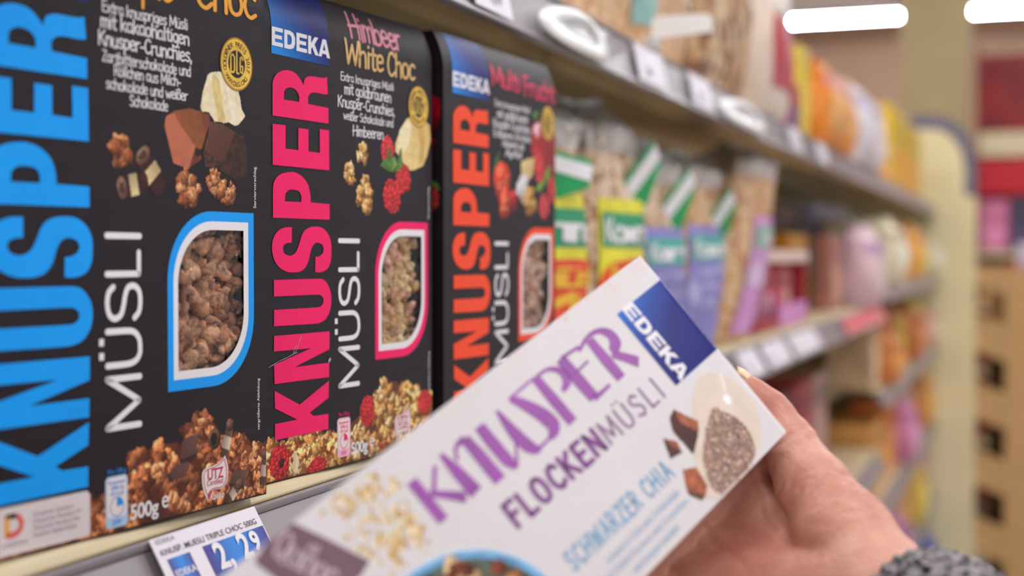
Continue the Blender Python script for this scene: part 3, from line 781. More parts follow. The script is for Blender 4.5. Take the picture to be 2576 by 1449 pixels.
def build_rasp(root, dec, dec_up, line):
    granola_mesh('granola', root, 47, 97, 56, 124, [mat('golden_granola_%d' % i, c, .65, .4, .15, 260, .5, 700) for i, c in enumerate([(226, 190, 144), (212, 172, 124), (236, 206, 166), (230, 196, 152), (222, 172, 152)])], 9, 480)
    copy_lines(dec, line, 'flavour_lettering', [('Himbeer', 22.0, 219.2, 54.5, 13.2)], M_PINKT)
    copy_lines(dec, line, 'variety_lettering', [('White', 16.0, 205.6, 39, 12.4), ('Choc', 58.6, 205.0, 31, 12.4)], M_TAN)
    copy_lines(dec, line, 'description_lettering', [('Extra knuspriges M\u00fcsli', 11.6, 196.6, 54, 4.1), ('mit goldbraunen', 15.0, 190.0, 48, 5.6), ('Knusper-Crunchies,', 8.8, 183.0, 58, 5.6), ('wei\u00dfer Schokolade und', 14.2, 176.9, 51, 4.3), ('Himbeeren', 23.2, 169.4, 31.5, 5.4)])
    g = Pic(9, 109.5, 127, 187)
    g.poly([(80.1,183.0),(72.8,176.1),(67.3,168.5),(67.3,164.0),(72.7,160.8),(78.2,156.6),(81.0,154.0),(89.4,155.0),(99.0,157.8),(103.9,163.7),(108.2,173.3),(106.9,181.6),(99.1,184.7),(88,186)], (240, 214, 152), .06, 3, ((.7, .5), (226, 188, 112)))
    g.poly([(72,176),(80,183),(86,180),(82,168),(76,164),(69,166)], (246, 230, 186), .05); g.poly([(92,182),(98,184),(101,172),(99,160),(94,158),(95,170)], (214, 172, 98), .05)
    for x, y, r, s in ((32.7, 160.4, 6.6, 1), (20.4, 149.0, 6.6, 2), (36.0, 144.8, 5.6, 3)): g.cluster(x, y, r, GO, 22, s, 1.05, .38)
    g.cluster(35.8, 137.2, 9.2, GO, 30, 4, .9, .36)
    g.raspberry(59.0, 163.6, 7.2, 8.4, 0, (226, 54, 62), False, 1); g.raspberry(76.4, 149.4, 8.6, 8.0, .5, (220, 46, 50), False, 2); g.raspberry(63.8, 139.4, 9.6, 9.6, .2, (224, 44, 48), False, 3)
    for a, b, c, l in (((66, 152), (61.5, 158), (60, 167), (84, 130, 44)), ((66, 152), (72, 158), (74, 167), (104, 152, 60)), ((65, 152), (58, 156.5), (49.8, 155.4), (96, 150, 62)), ((65, 153), (65.6, 158), (67, 162), (140, 170, 96))):
        a, b, c = map(np.array, (a, b, c)); n = np.array([-(c - a)[1], (c - a)[0]]); n = n / np.linalg.norm(n) * 3.2
        g.poly([a, b + n, c, b - n], l, .15, 1.5, (tuple(n / 3.2), np.array(l) * .7), True)
    v, f, c = g.mesh(); dec('fruit_photo', v, f, M_PRINT, .1, cols=c)
    g = Pic(-57.5, 109, 0.6, 44, .36)
    g.heap([(-57.5,19),(-50.0,20.3),(-45.0,18.3),(-42.0,19.7),(-26.8,21.5),(-19,23.5),(-12.6,21.6),(-6.1,16.5),(5.6,18.7),(16,22),(24.6,24.9),(29,26.8),(40,29.5),(47,35),(54.0,38.2),(60,40),(67.5,41.9),(76,37.1),(86.8,34.9),(98,33.8),(109,31.6)], 0.6, GO, (3.6, 7.4), 6, 1.5)
    g.raspberry(-44.0, 9.2, 8.4, 8.0, .3, (214, 36, 44), True, 4); g.raspberry(-11.0, 2.6, 8.2, 5.0, .1, (206, 40, 44), False, 5); g.raspberry(37.6, 25.6, 7.6, 8.4, .4, (214, 40, 48), False, 6); g.raspberry(100.5, 24.6, 8.4, 7.0, 0, (220, 52, 48), False, 7)
    g.cluster(56, 27, 12, GO, 44, 7, 1.5, .3)
    for a, b, r in (((-31.6, 14), (-29.6, 1.6), 3.2), ((82.5, 26.4), (74.6, 20.0), 2.2), ((92, 34), (90, 29), 2.4)): g.poly([np.array(a), (np.array(a) + b) / 2 + (r, .5), np.array(b), (np.array(a) + b) / 2 - (r, .5)], (240, 226, 196), .05, 2, ((-1, 0), (214, 184, 130)), True)
    for i in range(26):
        x, y = rng.uniform(-54, 105), rng.uniform(2, 16); g.blob(x, y, 1.6, 1.1, rng.uniform(0, 3), (196, 44, 40), .2, seed=i)
    v, f, c = g.mesh(); dec('granola_photo', v, f, M_PRINT, .1, cols=c)
    medal(root, dec, 93.4, 190.7, 11.5)
    badge(root, dec, line, 7.4, 4.6, M_LPINK, mat('magenta_ink', (250, 12, 100), .42, .25, .02))
    weight_text(dec, line, 20.2, 5.0); seal(dec, line, 74.6, 14.4, False)
    upright_small(dec, dec_up, 'serving_note', 'Serviervorschlag', 106.0, 128.2, 2.75); upright_small(dec, dec_up, 'enlargement_note', 'vergr\u00f6\u00dferte Abbildung', 106.2, 29.8, 2.5)
    # creased, scuffed card across the N
    s1, f1 = ribbon([(-53, 55), (-44, 57.5), (-38, 58.6), (-32, 60.2), (-29, 60.6)], .3); s2, f2 = ribbon([(-31, 60.4), (-28.6, 63.4), (-27, 66.4), (-25, 68.6)], .25); s3, f3 = ribbon([(-32.6, 59.6), (-31.4, 62.8), (-29.4, 64.4)], .3); s4, f4 = ribbon([(-.6, 54.5), (.6, 55.4)], 1.5)
    V = []; F = []; k = 0
    for v, f in ((s1, f1), (s2, f2), (s3, f3)): V.append(v); F += [tuple(i + k for i in q) for q in f]; k += len(v)
    M_SC = mat('scuffed_board', (176, 166, 168), .7, .3, .2, 900)
    dec('card_crease', np.concatenate(V), F, M_SC, .45); dec('scuff', s4, f4, M_SC, .45)

def build_fruit(root, dec, dec_up, line):
    granola_mesh('granola', root, 48, 100, 56, 124, [mat('pale_granola_%d' % i, c, .65, .4, .15, 260, .4, 700) for i, c in enumerate([(226, 194, 172), (214, 172, 146), (218, 184, 176), (196, 152, 140)])], 13, 440)
    copy_lines(dec, line, 'flavour_lettering', [('Multi', 4.4, 212.6, 44, 12.2), ('Frucht', 54.5, 211.4, 52, 13.0)], M_ROSE)
    copy_lines(dec, line, 'description_lettering', [('Extra knuspriges M\u00fcsli', 9.2, 200.2, 54.5, 4.1), ('mit goldbraunen', 12.4, 193.4, 48.6, 5.4), ('Knusper-Crunchies,', 6.4, 187.0, 59, 5.4), ('Erdbeeren, Kirschen', 7.0, 181.2, 58, 4.6), ('Himbeeren und', 20.3, 175.8, 34, 4.6), ('Apfel', 24.8, 170.0, 26, 4.6)])
    g = Pic(5, 107.2, 130, 203, .45)
    g.poly([(66,176),(67.9,191.7),(74,197),(87,198),(100,197),(107,190),(107,160),(96,157),(80,160),(70,170)], (190, 34, 34), .12, 4, ((.9, -.3), (128, 24, 34)), True)
    g.blob(76, 190.5, 6, 5, .4, (244, 186, 196), .1, lo=.8); g.blob(74, 199, 5, 4.4, .3, (84, 130, 50), .1)
    g.raspberry(79.8, 166.0, 9, 11, .3, (226, 62, 66), False, 2)
    def straw(x, y, rx, ry, a, s):
        g.blob(x, y, rx, ry, a, (222, 62, 34), .05, lo=.55, tex=.08, hl=.5); q = np.random.default_rng(s)
        for i in range(16): g.blob(x + rx * q.uniform(-.6, .6), y + ry * q.uniform(-.6, .6), .7, .9, 0, (246, 190, 130), .02, lo=.8)
    g.blob(12, 165, 7, 3, .9, (70, 110, 44), .2); straw(20.5, 153.5, 13, 13.5, .2, 1); straw(24.5, 140.6, 11, 8.6, 1.2, 2); g.blob(38, 142.5, 8, 7.6, 0, (176, 34, 30), .06, hl=.4)
    g.poly([(49,168),(60,171),(71.5,172),(69,160),(63,156.5),(50,158)], (232, 206, 146), .08, 2, ((.6, -.6), (206, 170, 104)))
    g.blob(52.5, 151, 10, 9.4, .5, (216, 208, 206), .12, lo=.75); g.cluster(64, 142.5, 11, [(214, 158, 84), (198, 138, 66), (226, 176, 104)], 26, 3, 1, .4)
    g.blob(94, 160, 8, 5, .9, (112, 150, 52), .15); g.blob(82, 153, 8, 4, .4, (124, 164, 60), .15)
    g.raspberry(101, 151.6, 6.4, 9, 0, (218, 50, 60), False, 4); g.raspberry(88, 140.2, 9.4, 8.4, .3, (222, 66, 74), False, 5)
    v, f, c = g.mesh(); dec('fruit_photo', v, f, M_PRINT, .1, cols=c)
    g = Pic(-60.5, 107, 0.6, 42, .5)
    g.heap([(-60.5,18),(-30,21),(0,18),(24,24),(54,36),(67,40),(90,34),(107,28)], .6, GO, (3.2, 6.0), 8); g.raspberry(-40, 9, 8, 8, .3, (214, 36, 44), False, 4); g.raspberry(38, 22, 8, 8, .3, (214, 50, 34), False, 8)
    v, f, c = g.mesh(); dec('granola_photo', v, f, M_PRINT, .1, cols=c)
    medal(root, dec, 94.2, 196.4, 11.5)
    badge(root, dec, line, 7.4, 4.6, M_LPINK, mat('vermilion_ink', (252, 82, 46), .42, .25, .02)); weight_text(dec, line, 20.2, 5.0); seal(dec, line, 74.6, 14.4, False)
    # fruit carries on round the left side of this carton
    g = Pic(2, 40, 120, 205, .6)
    g.blob(9, 188, 8, 13, .2, (150, 8, 28), .05); g.blob(9, 172, 4, 5, .2, (120, 10, 26), .05); g.blob(12, 148, 9, 6, .4, (70, 110, 40), .2); g.raspberry(9, 140, 6.4, 8, 0, (190, 50, 50), False, 3)
    v, f, c = g.mesh(); obj('side_fruit_photo', np.c_[np.full(len(v), -61.15), v[:, 0], v[:, 1]] / 1000, f, M_PRINT, root, cols=c)

BLUE = mat('blue_embossed_ink', (0, 160, 255), .42, .25, .02); PINK = mat('pink_embossed_ink', (255, 0, 104), .40, .25, .02); REDO = mat('orange_red_embossed_ink', (255, 74, 32), .42, .25, .02)
SHELF_Z = 1.293
muesli_box((.4482, .3315, SHELF_Z), -5.66, -60.0, 113.2, BLUE, 'black cereal box with huge bright blue upright lettering and dark chocolate granola in its window', build_choc)
muesli_box((.6393, .3292, SHELF_Z), -5.05, -58.5, 109.4, PINK, 'black cereal box with hot pink upright lettering, raspberries and white chocolate', build_rasp)
muesli_box((.8160, .3108, SHELF_Z), -4.19, -61.0, 107.4, REDO, 'black cereal box with orange red upright lettering and strawberries, beside the cellophane cereal bags', build_fruit)
# ------------------------------------------------------------------ the hall
def slab(name, x0, x1, y0, y1, z0, z1, m):
    mb = MB(); mb.box(x0, x1, y0, y1, z0, z1)
    return tag(mb.obj(name, m), kind='structure')
HALL = (-4.5, 11.2, -3.6, 4.2, 3.05)
slab('floor', HALL[0], HALL[1], HALL[2], HALL[3], -0.1, 0.0, mat('beige_floor_tiles', (176, 160, 140), .35, .5, .05, 4))
slab('ceiling', HALL[0], HALL[1], HALL[2], HALL[3], HALL[4], HALL[4] + .1, mat('tan_ceiling_panels', (190, 164, 146), .8, .2, .02, 3))
slab('wall_back', HALL[1], HALL[1] + .1, HALL[2], HALL[3], 0, HALL[4], mat('tan_wall_paint', (196, 164, 140), .8, .2, .03, 2))
slab('wall_left', HALL[0], HALL[1], HALL[3], HALL[3] + .1, 0, HALL[4], mat('tan_wall_paint', (186, 156, 134)))
slab('pillar', 7.65, 8.05, .285, .63, 0, HALL[4], mat('cream_pillar_paint', (152, 132, 96), .7, .3, .03, 3))

M_TUBE = mat_emit('ceiling_tube_light', (246, 250, 255), LAMP_POWER)
M_LAMPB = mat('white_lamp_housing', (225, 222, 220), .5)
def ceiling_light(x, y, label):
    t = empty('ceiling_light', (x, y, 3.0), 0, label, 'light', 'ceiling lights across the aisle')
    mb = MB(); mb.box(-.075, .075, -.46, .46, .0, .05, bev=.006); mb.obj('housing', M_LAMPB, t)
    pts = [(.05 * math.cos(a), .05 * math.sin(a) * .7) for a in np.linspace(math.pi, 2 * math.pi, 10)]
    mb = MB(); mb.prism([(p[0], p[1]) for p in pts], 1, -.45, .45); mb.obj('diffuser', M_TUBE, t)
    for s in (-.3, .3):
        mb = MB(); mb.box(-.006, .006, s - .006, s + .006, .05, .052 + 0.0); mb.obj('ceiling_clip', M_LAMPB, t)
ROW = [(1.17, 'long glowing ceiling light above the yellow and orange packs'), (-.08, 'glowing ceiling light cut by the right edge of the photo')]
for y, lb in ROW: ceiling_light(9.72, y, lb)
for x in (6.6, 3.6, 0.9, -1.6):
    for y in (1.17, -.2, -1.6):
        ceiling_light(x, y, 'ceiling light in the rows overhead, above the frame of the photo')

# ------------------------------------------------------------------ shelving
RAIL_TILT = math.atan2(.022, .039)
UP_TILT = .20                                            # the upper rail stands steeper
def rail_pt(x, s, zt, off=0.0, y0=.3243, tilt=None):
    """point on a price rail: x along it, s down its face, off out of it"""
    tilt = UP_TILT if zt > 1.5 else RAIL_TILT
    return (x, y0 - math.sin(tilt) * s - math.cos(tilt) * off, zt - math.cos(tilt) * s + math.sin(tilt) * off)

def price_rail(parent, x0, x1, zt, h=.0415, y0=.3243, name='price_rail'):
    tilt = UP_TILT if zt > 1.5 else RAIL_TILT
    st, ct = math.sin(tilt), math.cos(tilt)
    P = lambda s, o: (y0 - st * s - ct * o, zt - ct * s + st * o)
    prof = [P(0, 0), P(0, .0022), P(.0014, .003), P(.0026, .0022), P(.0036, .0012), P(.0042, 0.0004), P(h - .004, .0004), P(h - .0036, .003), P(h - .0008, .0036), P(h, .0026), P(h, -.003), P(0, -.003)]
    mb = MB(); n = len(prof)
    v = [(x0, y, z) for y, z in prof] + [(x1, y, z) for y, z in prof]
    mi = [1 if i in (4,) else 0 for i in range(n)]
    for i in range(n): mb.add([v[i], v[(i + 1) % n], v[n + (i + 1) % n], v[n + i]], [(0, 1, 2, 3)], mi[i])
    for e in (0, n): mb.add(v[e:e + n], [tuple(range(n))])
    return mb.obj(name, [M_RAIL, M_RAILD], parent)

def shelf_board(parent, x0, x1, top, rail=True, depth=.47, front=.328):
    th = .030; r = .004
    prof = [(front + .004, top), (front + .0012, top - .0012), (front, top - .004), (front, top - .0050), (front + .006, top - .0052), (front + .006, top - th), (front + .012, top - th), (front + .012, top - .004), (front + depth, top - .004), (front + depth, top)]
    mb = MB(); n = len(prof)
    v = [(x0, y, z) for y, z in prof] + [(x1, y, z) for y, z in prof]
    for i in range(n): mb.add([v[i], v[(i + 1) % n], v[n + (i + 1) % n], v[n + i]], [(0, 1, 2, 3)])
    # underside stiffening ribs, part of the pressed board
    for y in (.42, .55, .68): mb.box(x0 + .004, x1 - .004, y, y + .03, top - .016, top - .0042)
    b = mb.obj('shelf_board', M_CREAM, parent)
    if rail: price_rail(b, x0 + .001, x1 - .001, top - .005)
    return b

def bay(x0, x1, tops, label):
    t = empty('shelving_bay', (0, 0, 0), 0, label, 'shelving', 'bays of the cream shelving along the aisle')
    mb = MB(); mb.box(x0, x1, .80, .815, 0.0, 1.95); mb.obj('back_panel', M_CREAM, t)
    for z in tops: shelf_board(t, x0, x1, z)
    mb = MB(); mb.box(x0, x1, .33, .80, 0, .12); mb.obj('plinth', M_CREAM, t)
    for x in (x0 + .015, x1 - .015):
        mb = MB(); mb.box(x - .013, x + .013, .772, .7995, 0, 1.95)
        mb.obj('upright', M_CREAM, t)
    return t
UP_Z = 1.5925
bay(-1.25, 0.0, (.62, .95, SHELF_Z, UP_Z), 'cream shelving bay before the black cereal boxes, outside the frame on the left')
bay(0.002, 1.25, (.62, .95, SHELF_Z, UP_Z), 'cream shelving bay with grey rails that carries the three black cereal boxes')
bay(1.252, 3.40, (.62, .95, SHELF_Z, UP_Z), 'cream shelving bay that carries the leaning cellophane bags and red tray')
far = bay(3.402, 5.46, (.30, .56, .82, 1.085, 1.335, UP_Z), 'farthest cream shelving bay with five close shelves of small colourful packs')
# end panel with a rounded top and a grey edge trim
def end_panel():
    t = empty('end_panel', (5.48, 0, 0), 0, 'tall cream end panel with rounded top corner and grey blue trim at the aisle end', 'panel')
    out = [(.175, 0), (.175, 1.70)] + [(.335 - .16 * math.cos(a), 1.72 + .2 * math.sin(a)) for a in np.linspace(0.0, math.pi / 2, 10)] + [(.80, 1.92), (.80, 0)]
    mb = MB(); mb.prism(out, 0, -.012, .012); mb.obj('panel', mat('pale_cream_panel', (240, 226, 182), .45, .3, .02, 6), t)
    arc = [(.175, 1.62)] + [(.335 - .16 * math.cos(a), 1.72 + .2 * math.sin(a)) for a in np.linspace(0.0, math.pi / 2, 12)] + [(.42, 1.92)]
    inn = [(y + (.042 if i == 0 else .042 * math.cos(a)), z - (.0 if i == 0 else .05 * math.sin(a))) for i, ((y, z), a) in enumerate(zip(arc, [0] + list(np.linspace(0.0, math.pi / 2, 12)) + [math.pi / 2]))]
    mb = MB(); n = len(arc); v = [(x, y, z) for x in (-.016, .016) for y, z in arc + inn[::-1]]; N = 2 * n
    for i in range(N): mb.add([v[i], v[(i + 1) % N], v[N + (i + 1) % N], v[N + i]], [(0, 1, 2, 3)])
    for e in (0, N):
        for i in range(n - 1): mb.add([v[e + i], v[e + i + 1], v[e + N - 2 - i], v[e + N - 1 - i]], [(0, 1, 2, 3)])
    mb.obj('edge_trim', mat('grey_blue_trim', (116, 112, 134), .5), t)
end_panel()

# ------------------------------------------------------------------ price tags on the rails
M_TAG = mat('tag_paper', (236, 230, 238), .5, .4, .01)
TAGS = 'price tags in the shelf rails'
def price_tag(x0, x1, s0, s1, zt, label, body=None):
    """paper tag lying on a rail face; coordinates in metres along and down the rail"""
    P = lambda x, s, o: rail_pt(x, s, zt, o)
    t = empty('price_tag', P((x0 + x1) / 2, s0, .004), 0, label, 'price tag', TAGS)
    o0 = np.array(t.location[:])
    mb = MB(); mb.add([np.array(P(x, s, o)) - o0 for o in (.0042, .0046) for x, s in ((x0, s0), (x1, s0), (x1, s1), (x0, s1))], [(0, 1, 2, 3), (4, 5, 6, 7), (0, 1, 5, 4), (1, 2, 6, 5), (2, 3, 7, 6), (3, 0, 4, 7)])
    mb.obj('paper', M_TAG, t)
    def dec(name, v2, f, m, off=.0048, cols=None):          # v2: mm from the tag's upper left corner, right and down
        return obj(name, [np.array(P(x0 + a / 1000, s0 + b / 1000, off)) - o0 for a, b in v2], f, m, t, cols=cols)
    if body: body(dec)
    return t

def tag_grad(dec, name, a, b, c, d, dark):
    g = Pic(a, c, b, d, .8); t = np.abs((g.U - a) / (c - a) - .5) * 2
    k = (np.clip(t, 0, 1) ** 1.6)[..., None]; g.c = (1 - k) * np.array([52, 138, 226.]) + k * np.array(dark, float); g.m[:] = True
    v, f, col = g.mesh(); return dec(name, v, f, M_PRINT, .0047, col)

def choc_tag(dec):
    tag_grad(dec, 'price_field', 30.4, 9.3, 79.2, 36, (72, 60, 140))
    tag_grad(dec, 'logo_square', 5.0, 9.6, 21.0, 24, (84, 66, 140))
    tx = lambda s, size, w, a, b, bold: (lambda q: (np.c_[a + q[0][:, 0] * (w / q[0][:, 0].max()), b - q[0][:, 1]], q[1]))(font2d(s, size, bold))
    v, f = tx('EDEKA', 3.0, 13, 2.6, 2.9, .0); dec('maker_lettering', v, f, M_GREYT, .0049)
    v, f = tx('KNUSP. MUESLI TRIPLE CHOC 500G', 3.6, 73, 2.6, 7.7, .015); dec('product_lettering', v, f, mat('dark_grey_ink', (84, 78, 88), .5), .0049)
    v, f = tx('EDEKA', 4.0, 14.5, 5.8, 17.6, .06); dec('logo_lettering', v, f, M_WHITE, .005)
    v1, f1 = tx('2,', 15.5, 11.6, 35.6, 20.6, .5); v2, f2 = tx('2', 15.5, 8.4, 54.4, 20.2, .5); v3, f3 = tx('9', 12.0, 6.6, 64.6, 18.6, .45)
    a, b = len(v1), len(v1) + len(v2)
    dec('price_lettering', np.r_[v1, v2, v3], list(f1) + [tuple(i + a for i in q) for q in f2] + [tuple(i + b for i in q) for q in f3], M_WHITE, .0051)
price_tag(.4695, .5495, .0006, .0390, SHELF_Z - .005, 'white price tag reading 2,29 under the blue lettered black cereal box', choc_tag)

def plain_tag(price, blue=False):
    def body(dec):
        q, f = font2d(price, 13, .25); dec('price_lettering', np.c_[26 + q[:, 0], 27 - q[:, 1]], f, mat('dark_grey_ink', (84, 78, 88), .5), .0049)
        q, f = font2d('500G', 4, .0); dec('product_lettering', np.c_[5 + q[:, 0], 9 - q[:, 1]], f, M_GREYT, .0049)
    return body
ZR, ZU = SHELF_Z - .005, UP_Z - .005
for x0, x1, zt, lb in ((.800, .866, ZU, 'white price tag on the upper rail above the pink lettered box'), (1.186, 1.290, ZU, 'wide white price tag on the upper rail, just past the flat white card'), (1.396, 1.495, ZU, 'white price tag on the upper rail between the white card and the far label holder'),
                       (1.64, 1.765, ZR, 'white price tag on the lower rail just above the fingertip'), (1.80, 1.98, ZR, 'wide white price tag, second from the hand on the lower rail'), (2.015, 2.28, ZR, 'widest white price tag on the lower rail, below the red tray'), (2.02, 2.12, ZU, 'white price tag on the upper rail below the red and green pack'), (2.3, 2.42, ZU, 'white price tag on the upper rail below the orange bag')):
    price_tag(x0, x1, .004, .037, zt, lb, plain_tag('1,99'))
def coral_body(dec):
    v = [(20, 8), (600, 8), (600, 26), (20, 26)]; dec('strip_print', v, [(0, 1, 2, 3)], mat('deep_coral_ink', (222, 96, 106), .45, .25, .03), .0049)
M_TAG_SAVE = M_TAG; M_TAG = mat('coral_tag_paper', (232, 140, 144), .5, .3, .02)
price_tag(2.62, 3.36, .003, .038, ZR, 'long coral shelf strip on the lower rail under the pale pink pouch', coral_body)
M_TAG = M_TAG_SAVE

# clear label holders on the upper rail, their lamp reflection built as white ovals
M_TALK = mat('white_plastic_and_glare', (250, 250, 250), .35, .4, .005)  # card and clips, and the lamp reflection coloured onto the label holders
M_TALKC = mat('grey_clear_insert', (205, 205, 205), .25, .6, .04)
def reflecting_holder(x0, x1, label, flip=1):
    xm = (x0 + x1) / 2; L = (x1 - x0) / 2
    t = empty('rail_fitting', rail_pt(xm, .018, ZU, .0), 0, label, 'sign', 'white plastic shelf talkers')
    o0 = np.array(t.location[:]); MBs = MB(); n = 40
    def P(a, rr, bow):
        x = xm + L * rr * math.cos(a); s = .0275 - .0165 * rr * math.sin(a)
        return np.array(rail_pt(x, s, ZU, .004 + bow)) - o0
    ring = []
    for i in range(n):
        a = 2 * math.pi * i / n; b = .006 * (1 - math.cos(a) ** 2) + .003
        ring.append([P(a, 1.0, b), P(a, .5, b + .004), P(a, .5, b + .0025), P(a, 1.0, b - .0015)])
    v = [q for r in ring for q in r]; f = []
    for i in range(n):
        j = (i + 1) % n
        for k in range(4): f.append((i * 4 + k, j * 4 + k, j * 4 + (k + 1) % 4, i * 4 + (k + 1) % 4))
    obj('reflection_rim', v, f, M_TALK, t, True)  # white rim put in for the reflection of a ceiling lamp
    pl = [P(2 * math.pi * i / n, .5, .005 + .006 * (1 - math.cos(2 * math.pi * i / n) ** 2)) for i in range(n)]
    obj('insert', pl + [P(0, 0, .008)], [(i, (i + 1) % n, n) for i in range(n)], M_TALKC, t, True)
    mb = MB(); mb.add([np.array(rail_pt(x, s, ZU, o)) - o0 for x in (xm - .008, xm + .008) for s in (.020, .034) for o in (.0008, .010)], [(0, 1, 3, 2), (4, 6, 7, 5), (0, 4, 5, 1), (2, 3, 7, 6), (0, 2, 6, 4), (1, 5, 7, 3)])
    mb.obj('clip', M_TALK, t)
reflecting_holder(.918, 1.085, 'large label holder on the upper rail, its lamp reflection made as a white oval, nearest the black boxes')
reflecting_holder(1.52, 1.80, 'label holder on the upper rail, its lamp reflection made as a white oval, above the last leaning bag')
def flag_talker(x, label):
    """small stiff sign standing out from the rail, facing along the aisle"""
    t = empty('rail_fitting', (x, .3245, UP_Z + .006), 0, label, 'sign', 'white plastic shelf talkers')
    w, h, r = .056, .021, .007
    out = [(-w + r - r * math.cos(a), h - r + r * math.sin(a)) for a in np.linspace(0, math.pi / 2, 6)] + [(-r + r * math.sin(a), h - r + r * math.cos(a)) for a in np.linspace(0, math.pi / 2, 6)] + [(0, 0), (-w, .004)]
    mb = MB(); mb.prism([(y, z) for y, z in out], 0, -.0008, .0008); mb.obj('card', M_TALK, t)
    mb = MB(); mb.box(-.010, .010, -.006, .004, -.010, .001, bev=.001); mb.obj('clip', M_TALKC, t)
flag_talker(1.272, 'small stiff white sign standing out from the upper rail beneath the teal striped bag')
# ------------------------------------------------------------------ the white box in the hand
HB_O = np.array([0.70024, 0.18158, 1.40262])            # upper left corner of its front
HB_L = np.array([0.820884, -0.368250, 0.436510])        # towards the top end
HB_A = np.array([0.128084, -0.626154, -0.769107])       # across the front
HB_N = np.array([-0.556546, -0.687258, 0.466833])       # out of the front
HB_W, HB_LEN, HB_D = .1142, .300, .046
HB_S = 0.78                                              # the box is a small one: 89 mm wide
HB_C = np.array([.5462, .14164, 1.40204])               # where its upper left corner is held

def held_box():
    root = empty('muesli_box', (0, 0, 0), 0, 'white cereal box with purple brush lettering, tilted in the hand', 'cereal box')
    R = Matrix(((HB_A[0], -HB_N[0], HB_L[0]), (HB_A[1], -HB_N[1], HB_L[1]), (HB_A[2], -HB_N[2], HB_L[2])))
    root.matrix_world = Matrix.Translation(HB_C) @ R.to_4x4() @ Matrix.Scale(HB_S, 4)      # local: x across, y into the box, z towards the top end
    M_W = mat('white_printed_card', (222, 215, 217), .36, .3, .01, 18, .05, 400)
    fy = lambda b: 6.0 * np.clip((7.0 - np.asarray(b, float)) / 7.0, 0, 1) ** 2          # rounded over at the top end
    def dec(name, v2, f, m, off=.12, parent=root, cols=None, mi=None):                   # v2: mm across, mm down from the top end
        v2 = np.asarray(v2, float)
        return obj(name, np.c_[v2[:, 0], fy(v2[:, 1]) - off, -v2[:, 1]] / 1000, f, m, parent, False, mi, cols)
    W, L, D = HB_W * 1000, HB_LEN * 1000, HB_D * 1000
    bs = list(np.linspace(0, 7, 6)); prof = [(float(fy(b)), b) for b in bs] + [(0.0, L), (D, L), (D, 0.0)]
    mb = MB(); n = len(prof)
    v = [(a / 1000, y / 1000, -b / 1000) for a in (0, W) for y, b in prof]
    for i in range(n): mb.add([v[i], v[(i + 1) % n], v[n + (i + 1) % n], v[n + i]], [(0, 1, 2, 3)])
    for e in (0, n): mb.add(v[e:e + n], [tuple(range(n))])
    mb.obj('carton', M_W, root)
    mb = MB(); mb.box(.002, W / 1000 - .002, .0062, .034, .0, .0006); mb.obj('top_flap', M_W, root)
    # blue patch over the top edge
    g = Pic(15.9, 61.0, 1.0, 42.6, .8); s = np.clip((g.V - 1) / 41, 0, 1); t = (g.U - 15.9) / 45
    k = np.clip(.2 + 1.15 * t + .55 * (1 - s), 0, 1)[..., None]; g.c = (1 - k) * np.array([20, 124, 226.]) + k * np.array([26, 30, 118.]); g.m[:] = True
    v2, f, c = g.mesh(); lp = dec('logo_patch', v2, f, mat_print('glossy_print', .2, .05), .1, cols=c)
    e = lambda x: [(x, 0), (x + 8.6, 0), (x + 8.6, 1.9), (x + 2.7, 1.9), (x + 2.7, 3.4), (x + 8, 3.4), (x + 8, 5.2), (x + 2.7, 5.2), (x + 2.7, 6.7), (x + 8.6, 6.7), (x + 8.6, 8.6), (x, 8.6)]
    ed = [e(0), [(9.6, 0), (14, 0), (17, .8), (18.2, 2.8), (18.2, 5.8), (17, 7.8), (14, 8.6), (9.6, 8.6)], [(12.2, 2), (14, 2), (15.2, 2.6), (15.6, 4.3), (15.2, 6), (14, 6.6), (12.2, 6.6)], e(19.2),
          [(28.6, 0), (31.2, 0), (31.2, 2.6), (32, 3.4), (34.4, 0), (37.6, 0), (34, 5), (37.4, 8.6), (34.2, 8.6), (31.2, 5.4), (31.2, 8.6), (28.6, 8.6)], [(37, 0), (39.8, 0), (40.4, 1.6), (43.6, 1.6), (44.2, 0), (47, 0), (43.4, 8.6), (40.6, 8.6)], [(41, 3.3), (43, 3.3), (42, 6.4)]]
    ev, ef = fill2d(ed); dec('logo_lettering', np.c_[15.2 + ev[:, 0] * .97, 38.2 - ev[:, 1]], ef, M_WHITE, .2, lp)
    # purple brush word: thick down strokes, thin joins; (across, down) in mm
    M_PU = mat('purple_ink', (154, 74, 164), .42, .5, .06, 40); V = []; F = []; k = 0
    def st(pts):                                                # brush stroke: across, down, width; ends cut square
        nonlocal k
        q = np.array(pts, float); w = q[:, 2] * 1.38 + .15; p = q[:, :2]
        if len(p) > 2:
            P = smooth_poly(p, 120, 5, False); w = np.interp(np.linspace(0, len(p) - 1, len(P)), np.arange(len(p)), w); p = P
        v, f = ribbon(p, w); n = len(v) - 14; V.append(v[:n]); F.extend([tuple(i + k for i in x) for x in f[:-2]]); k += n
    st([(16.7,192.3,4.0),(37.9,192.2,4.0)])
    st([(25.6,189.3,1.9),(31.0,182.6,2.7),(36.6,176.4,3.6)])
    st([(17.9,178.6,1.3),(26.2,187.2,1.4)])
    st([(15.6,172.7,1.6),(25.0,171.8,4.3),(37.8,170.8,5.5)])
    st([(22.3,168.2,1.0),(17.4,164.4,1.2),(16.7,157.9,2.5)])
    st([(16.7,157.9,3.7),(26.3,157.5,4.7),(40.5,157.3,4.9)])
    st([(16.4,147.8,4.2),(26.0,147.9,4.8),(35.1,147.6,4.8),(39.0,146.4,3.3),(39.5,144.4,1.7)])
    st([(39.5,144.4,1.0),(31.2,137.1,0.8)])
